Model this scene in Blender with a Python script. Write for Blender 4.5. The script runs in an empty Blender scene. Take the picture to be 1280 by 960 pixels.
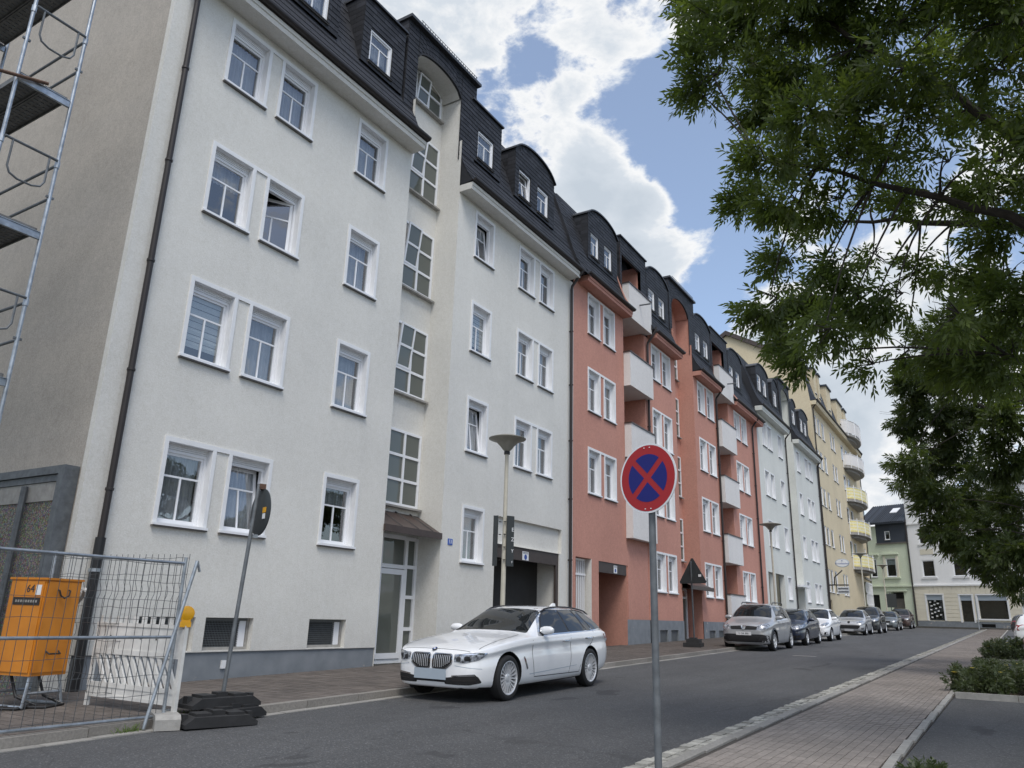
import bpy, bmesh, math, random
import numpy as np
from mathutils import Vector, Matrix
from mathutils.bvhtree import BVHTree
random.seed(11); rng = np.random.default_rng(7)
R = math.radians
scene = bpy.context.scene
COL = scene.collection

# ------------------------------------------------------------------ camera
# z = 0 is the height of the eye, x runs along the street, y towards the facades
PITCH, YAW, ROLL, FPX = R(16.8626), R(32.0316), R(1.6345), 956.9
fw = Vector((math.cos(YAW)*math.cos(PITCH), math.sin(YAW)*math.cos(PITCH), math.sin(PITCH)))
rt = Vector((math.sin(YAW), -math.cos(YAW), 0)); up = rt.cross(fw)
r2 = math.cos(ROLL)*rt + math.sin(ROLL)*up; u2 = -math.sin(ROLL)*rt + math.cos(ROLL)*up
cd = bpy.data.cameras.new('camera'); cam = bpy.data.objects.new('camera', cd); COL.objects.link(cam)
cam.matrix_world = Matrix(((r2.x, u2.x, -fw.x, 0), (r2.y, u2.y, -fw.y, 0), (r2.z, u2.z, -fw.z, 0), (0, 0, 0, 1)))
cd.sensor_width = 36.0; cd.lens = FPX/1280*36.0; cd.clip_start = 0.05; cd.clip_end = 3000
scene.camera = cam

# ------------------------------------------------------------------ light
SUN_EL, SUN_DIR = R(58), Vector((-0.62, -0.54, 0)).normalized()
sd = Vector((SUN_DIR.x*math.cos(SUN_EL), SUN_DIR.y*math.cos(SUN_EL), math.sin(SUN_EL)))
sl = bpy.data.lights.new('sun', 'SUN'); sun = bpy.data.objects.new('sun', sl); COL.objects.link(sun)
sl.energy = 1.45; sl.angle = R(22); sl.color = (1, 0.965, 0.91)
sun.rotation_euler = sd.to_track_quat('Z', 'Y').to_euler(); sun.location = (20, -30, 60)

w = bpy.data.worlds.new('World'); scene.world = w; w.use_nodes = True
nt = w.node_tree; nt.nodes.clear(); N = nt.nodes.new; L = nt.links.new
def mth(op, a, b=None, c=None, clamp=False):
    n = N('ShaderNodeMath'); n.operation = op; n.use_clamp = clamp
    for i, v in enumerate((a, b, c)):
        if v is None: continue
        if isinstance(v, (int, float)): n.inputs[i].default_value = v
        else: L(v, n.inputs[i])
    return n.outputs[0]
out = N('ShaderNodeOutputWorld')
sky = N('ShaderNodeTexSky'); sky.sky_type = 'NISHITA'; sky.sun_disc = False
sky.sun_elevation = SUN_EL; sky.sun_rotation = math.atan2(SUN_DIR.x, SUN_DIR.y)
sky.air_density = 1.0; sky.dust_density = 1.6; sky.ozone_density = 1.5
bg1 = N('ShaderNodeBackground'); bg1.inputs[1].default_value = 0.15; L(sky.outputs[0], bg1.inputs[0])
tc = N('ShaderNodeTexCoord'); DIRV = tc.outputs['Generated']
def noise(scale, detail, rough, vec, dist=0.0):
    n = N('ShaderNodeTexNoise'); n.inputs['Scale'].default_value = scale; n.inputs['Detail'].default_value = detail
    n.inputs['Roughness'].default_value = rough; n.inputs['Distortion'].default_value = dist; L(vec, n.inputs['Vector']); return n.outputs['Fac']
mp = N('ShaderNodeMapping'); mp.inputs['Scale'].default_value = (1, 1, 1.7); mp.inputs['Location'].default_value = (0.31, 0.12, 0.0); L(DIRV, mp.inputs[0])
n1 = noise(7.5, 12, 0.60, mp.outputs[0], 0.25)
n2 = noise(2.6, 3, 0.5, mp.outputs[0])
n3 = noise(17.0, 8, 0.62, mp.outputs[0], 0.2)
dens = mth('ADD', mth('MULTIPLY', mth('SUBTRACT', n1, 0.5), 3.8), mth('MULTIPLY', mth('SUBTRACT', n2, 0.5), 1.0))
dens = mth('ADD', dens, mth('MULTIPLY', mth('SUBTRACT', n3, 0.5), 1.9))
dens = mth('ADD', dens, 0.12)
# cloud banks (+) and blue gaps (-): direction, angular radius (deg), weight
BANKS = [((.753,.277,.597),5,-.5),((.805,.248,.539),6,-.62),((.823,.195,.533),6,-.5),((.865,.262,.429),4.8,-.6),((.891,.248,.381),3.2,-.5),((.66,.37,.655),3.2,-.5),((.643,.405,.62),2.4,-.35),((.84,.13,.53),9,-.4),
         ((.678,.306,.668),4,.25),((.709,.239,.663),5,.2),((.731,.408,.548),5,.35),((.775,.338,.535),3.6,.75),((.800,.365,.478),5,.6),((.832,.29,.47),3.6,.75),((.85,.310,.43),4,.45),
         ((.587,.47,.659),10,.28),((.50,.42,.76),14,.35),((.907,.218,.36),3.0,.7),((.976,.117,.183),11,.6),((.896,.154,.417),6,.45),((.93,.2,.28),6,.45),((.52,-.68,.52),32,-.55)]
for d, rad, wt in BANKS:
    dn = N('ShaderNodeVectorMath'); dn.operation = 'DOT_PRODUCT'; L(DIRV, dn.inputs[0]); v = Vector(d).normalized(); dn.inputs[1].default_value = v
    mr = N('ShaderNodeMapRange'); mr.interpolation_type = 'SMOOTHSTEP'
    mr.inputs['From Min'].default_value = math.cos(R(rad*1.35)); mr.inputs['From Max'].default_value = math.cos(R(rad*0.25))
    mr.inputs['To Min'].default_value = 0; mr.inputs['To Max'].default_value = wt
    L(dn.outputs['Value'], mr.inputs['Value']); dens = mth('ADD', dens, mr.outputs[0])
fac = N('ShaderNodeMapRange'); fac.interpolation_type = 'SMOOTHSTEP'; fac.inputs['From Min'].default_value = -0.10; fac.inputs['From Max'].default_value = 0.46; fac.inputs['To Min'].default_value = 0.15
L(dens, fac.inputs['Value'])
cr = N('ShaderNodeValToRGB'); L(mth('ADD', mth('MULTIPLY', dens, 0.55), mth('MULTIPLY', mth('SUBTRACT', n3, 0.5), -0.5)), cr.inputs[0])
els = cr.color_ramp.elements
els[0].position = 0.02; els[0].color = (0.80, 0.86, 0.94, 1); els[1].position = 0.95; els[1].color = (0.58, 0.65, 0.73, 1)
e = els.new(0.22); e.color = (0.97, 0.98, 0.99, 1); e = els.new(0.48); e.color = (0.70, 0.76, 0.83, 1)
bg2 = N('ShaderNodeBackground'); bg2.inputs[1].default_value = 0.69; L(cr.outputs[0], bg2.inputs[0])
mx = N('ShaderNodeMixShader'); L(fac.outputs[0], mx.inputs[0]); L(bg1.outputs[0], mx.inputs[1]); L(bg2.outputs[0], mx.inputs[2]); L(mx.outputs[0], out.inputs[0])
vs = scene.view_settings; vs.view_transform = 'Standard'; vs.look = 'None'; vs.exposure = 0.50; vs.gamma = 1.0; vs.use_curve_mapping = False

# ------------------------------------------------------------------ materials
MATS = {}
class NT:
    def __init__(s, name):
        s.m = bpy.data.materials.new(name); s.m.use_nodes = True; s.t = s.m.node_tree; s.b = s.t.nodes['Principled BSDF']
        s.tc = s.t.nodes.new('ShaderNodeTexCoord'); s.geo = s.t.nodes.new('ShaderNodeNewGeometry'); MATS[name] = s.m
    def n(s, k): return s.t.nodes.new(k)
    def l(s, a, b): s.t.links.new(a, b)
    def pos(s, sc=(1,1,1)):
        m = s.n('ShaderNodeMapping'); m.inputs['Scale'].default_value = sc; s.l(s.geo.outputs['Position'], m.inputs[0]); return m.outputs[0]
    def noise(s, vec, scale, detail=4, rough=0.55, dist=0):
        n = s.n('ShaderNodeTexNoise'); n.inputs['Scale'].default_value = scale; n.inputs['Detail'].default_value = detail
        n.inputs['Roughness'].default_value = rough; n.inputs['Distortion'].default_value = dist; s.l(vec, n.inputs['Vector']); return n.outputs['Fac']
    def ramp(s, fac, stops):
        r = s.n('ShaderNodeValToRGB'); s.l(fac, r.inputs[0]); el = r.color_ramp.elements
        for i, (p, c) in enumerate(stops):
            q = el[i] if i < 2 else el.new(p)
            q.position = p; q.color = (*c, 1) if len(c) == 3 else c
        return r.outputs[0]
    def mix(s, a, b, fac, mode='MIX'):
        m = s.n('ShaderNodeMix'); m.data_type = 'RGBA'; m.blend_type = mode
        for i, v in ((6, a), (7, b)):
            if isinstance(v, tuple): m.inputs[i].default_value = (*v, 1)
            else: s.l(v, m.inputs[i])
        if isinstance(fac, (int, float)): m.inputs[0].default_value = fac
        else: s.l(fac, m.inputs[0])
        return m.outputs[2]
    def col(s, c):
        if isinstance(c, tuple): s.b.inputs['Base Color'].default_value = (*c, 1)
        else: s.l(c, s.b.inputs['Base Color'])
    def bump(s, h, strength, dist=0.01):
        b = s.n('ShaderNodeBump'); b.inputs['Strength'].default_value = strength; b.inputs['Distance'].default_value = dist
        s.l(h, b.inputs['Height']); s.l(b.outputs[0], s.b.inputs['Normal'])
    def set(s, **k):
        for a, v in k.items(): s.b.inputs[a.replace('_', ' ')].default_value = v
        return s
def mul(c, k): return tuple(min(1, x*k) for x in c)
def plain(name, c, rough=0.6, metal=0.0, var=0.12, scale=6.0, bump=0.0, coat=0.0):
    s = NT(name); f = s.noise(s.pos(), scale, 5, 0.6)
    s.col(s.ramp(f, [(0.3, mul(c, 1-var)), (0.7, mul(c, 1+var))])); s.set(Roughness=rough, Metallic=metal)
    if coat: s.b.inputs['Coat Weight'].default_value = coat; s.b.inputs['Coat Roughness'].default_value = 0.04
    if bump: s.bump(s.noise(s.pos(), scale*12, 4, 0.6), bump, 0.004)
    return s.m
def plaster(name, c, streak=0.04, mott=0.06, grain=0.8, c2=None):
    s = NT(name); p = s.pos()
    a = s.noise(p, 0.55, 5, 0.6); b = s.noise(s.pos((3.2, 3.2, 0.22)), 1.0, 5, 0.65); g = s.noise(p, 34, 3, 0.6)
    c1 = s.ramp(a, [(0.3, mul(c, 1-mott)), (0.7, mul(c, 1+mott))])
    streak_col = c2 or mul(c, 0.72)
    c1 = s.mix(c1, streak_col, s.ramp(b, [(0.46, (0, 0, 0)), (0.8, (streak*3,)*3)]))  # vertical noise streaks in a deeper tone
    c1 = s.mix(c1, s.ramp(g, [(0.3, (0.40,)*3), (0.7, (0.60,)*3)]), 0.7, 'OVERLAY')
    c1 = s.mix(c1, s.ramp(s.noise(p, 9, 4, 0.7), [(0.3, (0.44,)*3), (0.7, (0.56,)*3)]), 0.7, 'OVERLAY')
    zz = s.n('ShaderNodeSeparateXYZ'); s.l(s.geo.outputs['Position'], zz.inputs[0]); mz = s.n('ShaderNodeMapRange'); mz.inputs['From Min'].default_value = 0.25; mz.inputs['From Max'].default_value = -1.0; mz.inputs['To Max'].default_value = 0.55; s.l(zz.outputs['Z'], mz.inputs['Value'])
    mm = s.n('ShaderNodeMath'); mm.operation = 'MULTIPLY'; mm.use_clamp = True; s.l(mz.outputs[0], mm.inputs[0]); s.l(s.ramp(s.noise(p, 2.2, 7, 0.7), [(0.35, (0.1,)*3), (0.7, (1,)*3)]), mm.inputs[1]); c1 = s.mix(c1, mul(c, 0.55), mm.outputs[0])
    s.col(c1); s.set(Roughness=0.92); s.b.inputs['Specular IOR Level'].default_value = 0.2
    s.bump(s.noise(p, 55, 3, 0.65), grain, 0.006); return s.m
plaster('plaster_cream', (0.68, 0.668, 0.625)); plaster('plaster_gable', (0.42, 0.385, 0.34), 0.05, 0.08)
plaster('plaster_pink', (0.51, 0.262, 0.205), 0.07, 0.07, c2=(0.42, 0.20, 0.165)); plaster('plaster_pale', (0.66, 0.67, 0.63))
plaster('plaster_yellow', (0.64, 0.55, 0.385)); plaster('plaster_white', (0.84, 0.845, 0.85), 0.05, 0.03); plaster('plaster_green', (0.62, 0.68, 0.54), 0.05)
plaster('plaster_rustic', (0.70, 0.66, 0.55), 0.05); plaster('plaster_balcony', (0.70, 0.68, 0.66), 0.05, 0.04)
s = NT('plinth_grey'); p = s.pos(); f = s.noise(p, 1.6, 8, 0.7, 0.4)
s.col(s.mix(s.ramp(s.noise(p, 3, 5), [(0.3, (0.17, 0.19, 0.21)), (0.7, (0.23, 0.25, 0.27))]), (0.42, 0.38, 0.33), s.ramp(f, [(0.61, (0, 0, 0)), (0.625, (1, 1, 1))]))); s.set(Roughness=0.9); s.bump(f, 0.5, 0.01)
plain('stone_grey', (0.30, 0.29, 0.27), 0.85, var=0.2, bump=0.5)
def slate_mat(name, c):
    s = NT(name); isl = s.geo.outputs['Random Per Island']
    s.col(s.mix(s.ramp(isl, [(0, mul(c, 0.4)), (1, mul(c, 2.1))]), s.ramp(s.noise(s.pos(), 18, 4), [(0.3, mul(c, 0.8)), (0.7, mul(c, 1.25))]), 0.4))
    s.set(Roughness=0.62); s.b.inputs['Specular IOR Level'].default_value = 0.35; s.bump(s.noise(s.pos(), 60, 3), 0.25, 0.003)
slate_mat('slate', (0.019, 0.020, 0.024)); slate_mat('slate_blue', (0.036, 0.043, 0.056))
plain('roof_sheet', (0.014, 0.0145, 0.017), 0.7); plain('roof_metal', (0.045, 0.048, 0.055), 0.5, 0.0, 0.15, 3)
plain('gutter_dark', (0.024, 0.019, 0.018), 0.5); plain('pipe_black', (0.012, 0.012, 0.014), 0.35)
plain('upvc', (0.80, 0.81, 0.83), 0.32, var=0.02); plain('trim_white', (0.76, 0.77, 0.78), 0.6, var=0.04); plain('sill_dark', (0.13, 0.12, 0.11), 0.5)
plain('brown_metal', (0.060, 0.042, 0.036), 0.45, 0.0, 0.15); plain('brown_board', (0.055, 0.042, 0.036), 0.6, var=0.15)
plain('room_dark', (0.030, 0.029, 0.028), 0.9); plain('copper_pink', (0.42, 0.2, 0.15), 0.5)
plain('galvanised', (0.36, 0.39, 0.42), 0.42, 0.75, 0.3, 9, 0.2); plain('galvanised_dull', (0.135, 0.147, 0.157), 0.6, 0.3, 0.25, 9); plain('deck_steel', (0.15, 0.15, 0.145), 0.6, 0.4, 0.3, 12)
plain('rust_tube', (0.13, 0.075, 0.05), 0.8, 0.2, 0.3, 14); plain('fence_wire', (0.10, 0.105, 0.11), 0.5, 0.5, 0.2)
plain('concrete', (0.33, 0.32, 0.30), 0.9, var=0.18, scale=9, bump=0.6); plain('rubber_black', (0.020, 0.020, 0.021), 0.75, var=0.3, bump=0.4)
plain('lamp_cream', (0.50, 0.47, 0.39), 0.5, var=0.08); plain('lamp_dish', (0.26, 0.25, 0.21), 0.5, var=0.1); plain('black_plastic', (0.014, 0.014, 0.015), 0.45)
plain('sign_back', (0.032, 0.038, 0.040), 0.6); plain('sign_red', (0.36, 0.012, 0.016), 0.6, var=0.05, scale=2); plain('sign_blue', (0.002, 0.006, 0.15), 0.6, var=0.05, scale=2); plain('sign_white', (0.74, 0.75, 0.76), 0.45, var=0.03)
plain('plate_blue', (0.03, 0.10, 0.42), 0.4); plain('print_dark', (0.03, 0.035, 0.05), 0.6); plain('print_blue', (0.02, 0.06, 0.28), 0.5)
s = NT('orange_paint'); p = s.pos(); s.col(s.mix(s.ramp(s.noise(p, 4, 5), [(0.3, (0.50, 0.175, 0.012)), (0.7, (0.60, 0.22, 0.018))]), (0.11, 0.06, 0.035), s.ramp(s.noise(s.pos((9, 9, 4)), 2.4, 7, 0.7), [(0.66, (0, 0, 0)), (0.72, (0.85,)*3)]))); s.set(Roughness=0.48)
plain('barrier_white', (0.66, 0.65, 0.62), 0.55, var=0.16, scale=5); plain('lamp_yellow', (0.72, 0.36, 0.01), 0.3)
plain('yellow_fabric', (0.74, 0.65, 0.29), 0.8); plain('fabric_pale', (0.74, 0.70, 0.50), 0.8); plain('grille_grey', (0.13, 0.14, 0.145), 0.5, 0.3)
s = NT('pebbledash'); p = s.pos(); v = s.n('ShaderNodeTexVoronoi'); v.inputs['Scale'].default_value = 42; s.l(p, v.inputs['Vector'])
s.col(s.mix(s.ramp(v.outputs['Distance'], [(0.1, (0.34, 0.30, 0.22)), (0.6, (0.06, 0.055, 0.045))]), v.outputs['Color'], 0.12)); s.set(Roughness=0.9); s.bump(v.outputs['Distance'], -0.9, 0.012)
# asphalt: aggregate speckle, patched and stained
s = NT('asphalt'); p = s.pos(); v = s.n('ShaderNodeTexVoronoi'); v.inputs['Scale'].default_value = 75; s.l(p, v.inputs['Vector'])
sp = s.ramp(v.outputs['Color'], [(0.0, (0.046, 0.047, 0.049)), (0.75, (0.076, 0.077, 0.079)), (0.97, (0.17, 0.17, 0.17))])
big = s.ramp(s.noise(s.pos((0.35, 1.3, 1)), 0.8, 5, 0.6), [(0.3, (0.40,)*3), (0.7, (0.60,)*3)])
c = s.mix(sp, big, 0.9, 'OVERLAY')
stain = s.ramp(s.noise(s.pos((0.8, 1.5, 1)), 0.85, 4, 0.55, 0.4), [(0.635, (0, 0, 0)), (0.66, (0.75,)*3)]); c = s.mix(c, (0.034, 0.034, 0.036), stain)
dust = s.ramp(s.noise(p, 5, 8, 0.7), [(0.5, (0, 0, 0)), (0.85, (0.3,)*3)]); c = s.mix(c, (0.13, 0.125, 0.12), dust)
ck = s.n('ShaderNodeTexVoronoi'); ck.feature = 'DISTANCE_TO_EDGE'; ck.inputs['Scale'].default_value = 0.33
dv = s.n('ShaderNodeMix'); dv.data_type = 'VECTOR'; dv.inputs[0].default_value = 0.12
nz = s.n('ShaderNodeTexNoise'); nz.inputs['Scale'].default_value = 2.5; nz.inputs['Detail'].default_value = 6; s.l(p, nz.inputs['Vector']); s.l(p, dv.inputs[4]); s.l(nz.outputs['Color'], dv.inputs[5]); s.l(dv.outputs[1], ck.inputs['Vector'])
c = s.mix(c, (0.02, 0.02, 0.02), s.ramp(ck.outputs['Distance'], [(0.0, (0.35,)*3), (0.004, (0, 0, 0))]))
s.col(c); s.set(Roughness=0.88); s.bump(v.outputs['Distance'], 0.5, 0.006)
def stone_mat(name, c, spread=0.35, rough=0.88):
    s = NT(name); oi = s.n('ShaderNodeObjectInfo'); r = s.n('ShaderNodeMath'); r.operation = 'FRACT'; ad = s.n('ShaderNodeMath'); s.l(oi.outputs['Random'], ad.inputs[0]); s.l(s.geo.outputs['Random Per Island'], ad.inputs[1]); s.l(ad.outputs[0], r.inputs[0])
    c1 = s.ramp(r.outputs[0], [(0, mul(c, 1-spread)), (1, mul(c, 1+spread))])
    c1 = s.mix(c1, s.ramp(s.noise(s.pos(), 40, 4), [(0.3, (0.35,)*3), (0.7, (0.65,)*3)]), 0.6, 'OVERLAY')
    c1 = s.mix(c1, s.ramp(s.noise(s.pos(), 0.9, 4), [(0.35, (0.42,)*3), (0.65, (0.58,)*3)]), 0.8, 'OVERLAY')
    s.col(c1); s.set(Roughness=rough); s.bump(s.noise(s.pos(), 90, 3), 0.4, 0.003)
stone_mat('paver_brown', (0.115, 0.098, 0.086), 0.20); stone_mat('paver_red', (0.235, 0.207, 0.185), 0.10); stone_mat('cobble', (0.33, 0.32, 0.285), 0.3); stone_mat('kerb_stone', (0.265, 0.255, 0.235), 0.14); stone_mat('kerb_old', (0.22, 0.205, 0.185), 0.18)
plain('joint_sand', (0.062, 0.054, 0.047), 0.95, var=0.3, scale=12); plain('joint_grey', (0.10, 0.095, 0.085), 0.95, var=0.3, scale=12); plain('soil', (0.055, 0.040, 0.028), 0.95, var=0.3, scale=8, bump=0.8); plain('earth_ground', (0.05, 0.055, 0.042), 0.95, var=0.2, scale=1.0)
plain('iron_cover', (0.22, 0.21, 0.20), 0.6, 0.3, 0.2, 30, 0.5)
plain('tyre', (0.014, 0.014, 0.015), 0.75, var=0.15); plain('alloy', (0.66, 0.67, 0.69), 0.3, 0.45, 0.05); plain('alloy_dark', (0.05, 0.05, 0.055), 0.5, 0.5); plain('chrome', (0.70, 0.71, 0.73), 0.12, 1.0, 0.02)
plain('arch_black', (0.012, 0.012, 0.013), 0.8); plain('trim_black', (0.018, 0.018, 0.020), 0.4); plain('plate_blank', (0.36, 0.42, 0.48), 0.7, var=0.01); plain('plate_white', (0.70, 0.71, 0.72), 0.5); plain('lamp_red', (0.30, 0.012, 0.018), 0.15, coat=0.5)
def paint(name, c, metal=0.0, rough=0.35):
    s = NT(name); s.col(s.ramp(s.noise(s.pos(), 3, 3), [(0.3, mul(c, 0.97)), (0.7, mul(c, 1.03))])); s.set(Roughness=rough, Metallic=metal); s.b.inputs['Coat Weight'].default_value = 1.0; s.b.inputs['Coat Roughness'].default_value = 0.02; s.b.inputs['Coat IOR'].default_value = 1.6
paint('paint_white', (0.83, 0.84, 0.855)); paint('paint_silver', (0.40, 0.41, 0.425), 0.25, 0.38); paint('paint_navy', (0.012, 0.020, 0.045), 0.2); paint('paint_anthracite', (0.028, 0.030, 0.034), 0.3); paint('paint_brown', (0.075, 0.045, 0.038), 0.3); paint('paint_red', (0.36, 0.03, 0.035)); paint('paint_grey', (0.16, 0.18, 0.19), 0.3)
s = NT('car_glass'); s.col((0.012, 0.014, 0.016)); s.set(Roughness=0.03); s.b.inputs['IOR'].default_value = 1.55
s = NT('lamp_glass'); s.col(s.ramp(s.noise(s.pos(), 22, 2), [(0.35, (0.05, 0.055, 0.065)), (0.65, (0.46, 0.49, 0.54))])); s.set(Roughness=0.08, Metallic=0.2); s.b.inputs['Coat Weight'].default_value = 0.8
# window glass: fresnel mirror over clear
def pane_mat(name, tint, ior, wob=0.012, base=None):
    m = bpy.data.materials.new(name); m.use_nodes = True; t = m.node_tree; t.nodes.clear(); MATS[name] = m
    o = t.nodes.new('ShaderNodeOutputMaterial'); mixs = t.nodes.new('ShaderNodeMixShader'); gl = t.nodes.new('ShaderNodeBsdfGlossy'); gl.inputs['Roughness'].default_value = 0.0; gl.inputs['Color'].default_value = (0.97, 0.98, 1, 1)
    if base: tr = t.nodes.new('ShaderNodeBsdfDiffuse'); tr.inputs[0].default_value = (*base, 1)
    else: tr = t.nodes.new('ShaderNodeBsdfTransparent'); tr.inputs[0].default_value = (*tint, 1)
    fr = t.nodes.new('ShaderNodeFresnel'); fr.inputs['IOR'].default_value = ior
    g = t.nodes.new('ShaderNodeNewGeometry'); nz = t.nodes.new('ShaderNodeTexNoise'); nz.inputs['Scale'].default_value = 1.7; nz.inputs['Detail'].default_value = 1; t.links.new(g.outputs['Position'], nz.inputs['Vector'])
    b = t.nodes.new('ShaderNodeBump'); b.inputs['Strength'].default_value = wob*10; b.inputs['Distance'].default_value = 0.05; t.links.new(nz.outputs['Fac'], b.inputs['Height'])
    t.links.new(b.outputs[0], gl.inputs['Normal'])
    bf = t.nodes.new('ShaderNodeMath'); bf.operation = 'SUBTRACT'; bf.inputs[0].default_value = 1.0; t.links.new(g.outputs['Backfacing'], bf.inputs[1]); fm = t.nodes.new('ShaderNodeMath'); fm.operation = 'MULTIPLY'; t.links.new(fr.outputs[0], fm.inputs[0]); t.links.new(bf.outputs[0], fm.inputs[1]); t.links.new(fm.outputs[0], mixs.inputs[0]); t.links.new(tr.outputs[0], mixs.inputs[1]); t.links.new(gl.outputs[0], mixs.inputs[2]); t.links.new(mixs.outputs[0], o.inputs[0])
pane_mat('glass', (0.80, 0.82, 0.83), 2.5); pane_mat('glass_frost', None, 1.6, base=(0.115, 0.125, 0.11)); pane_mat('glass_shop', (0.8, 0.84, 0.84), 1.55)
m = bpy.data.materials.new('curtain'); m.use_nodes = True; t = m.node_tree; MATS['curtain'] = m; pb = t.nodes['Principled BSDF']; pb.inputs['Base Color'].default_value = (0.80, 0.80, 0.82, 1); pb.inputs['Roughness'].default_value = 0.9; pb.inputs['Alpha'].default_value = 0.70
plain('blind', (0.72, 0.75, 0.74), 0.8, var=0.03)
def leaf_mat(name, a, b, tr=0.35):
    s = NT(name); c = s.ramp(s.geo.outputs['Random Per Island'], [(0, a), (1, b)]); c = s.mix(c, s.ramp(s.noise(s.pos(), 0.9, 3), [(0.35, a), (0.7, b)]), 0.5); s.col(c); s.set(Roughness=0.55)
    tl = s.n('ShaderNodeBsdfTranslucent'); s.l(s.mix(c, (0.55, 0.75, 0.10), 0.35), tl.inputs[0]); mxs = s.n('ShaderNodeMixShader'); mxs.inputs[0].default_value = tr
    o = s.t.nodes['Material Output']; s.l(s.b.outputs[0], mxs.inputs[1]); s.l(tl.outputs[0], mxs.inputs[2]); s.l(mxs.outputs[0], o.inputs[0])
leaf_mat('ash_leaf', (0.032, 0.053, 0.010), (0.084, 0.116, 0.020), 0.36); leaf_mat('far_leaf', (0.022, 0.038, 0.009), (0.056, 0.082, 0.016), 0.25); leaf_mat('shrub_leaf', (0.026, 0.040, 0.018), (0.075, 0.095, 0.042), 0.15); leaf_mat('grass_blade', (0.05, 0.085, 0.02), (0.11, 0.17, 0.04), 0.3)
plain('bark', (0.050, 0.042, 0.034), 0.9, var=0.3, scale=14, bump=0.8); plain('petal_yellow', (0.75, 0.62, 0.12), 0.6); plain('petal_white', (0.8, 0.8, 0.75), 0.6)

# ------------------------------------------------------------------ helpers
def link(o, parent=None):
    COL.objects.link(o)
    if parent is not None: o.parent = parent
    return o
def props(o, label=None, cat=None, group=None, kind=None):
    if label: o['label'] = label
    if cat: o['category'] = cat
    if group: o['group'] = group
    if kind: o['kind'] = kind
    return o
def thing(name, label, cat, loc=(0,0,0), group=None, yaw=0.0):
    o = link(bpy.data.objects.new(name, None)); o.empty_display_size = 0.2
    o.matrix_world = Matrix.Translation(loc) @ Matrix.Rotation(yaw, 4, 'Z')
    props(o, label, cat, group); BASE[o.name] = o.matrix_world.copy(); return o
BASE = {}
def child(name, mesh, parent, mat=None, world=True):
    """mat: placement in world space (world=True) or in the parent's space"""
    o = bpy.data.objects.new(name, mesh); link(o, parent)
    M = mat if mat is not None else Matrix.Identity(4)
    if world and parent is not None:
        o.matrix_basis = wm(parent).inverted() @ M; BASE[o.name] = M.copy()
    else:
        o.matrix_basis = M; BASE[o.name] = (wm(parent) @ M) if parent is not None else M.copy()
    return o
def wm(o): return BASE.get(o.name, Matrix.Identity(4))
def T(x, y, z, yaw=0.0): return Matrix.Translation((x, y, z)) @ Matrix.Rotation(yaw, 4, 'Z')
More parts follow.
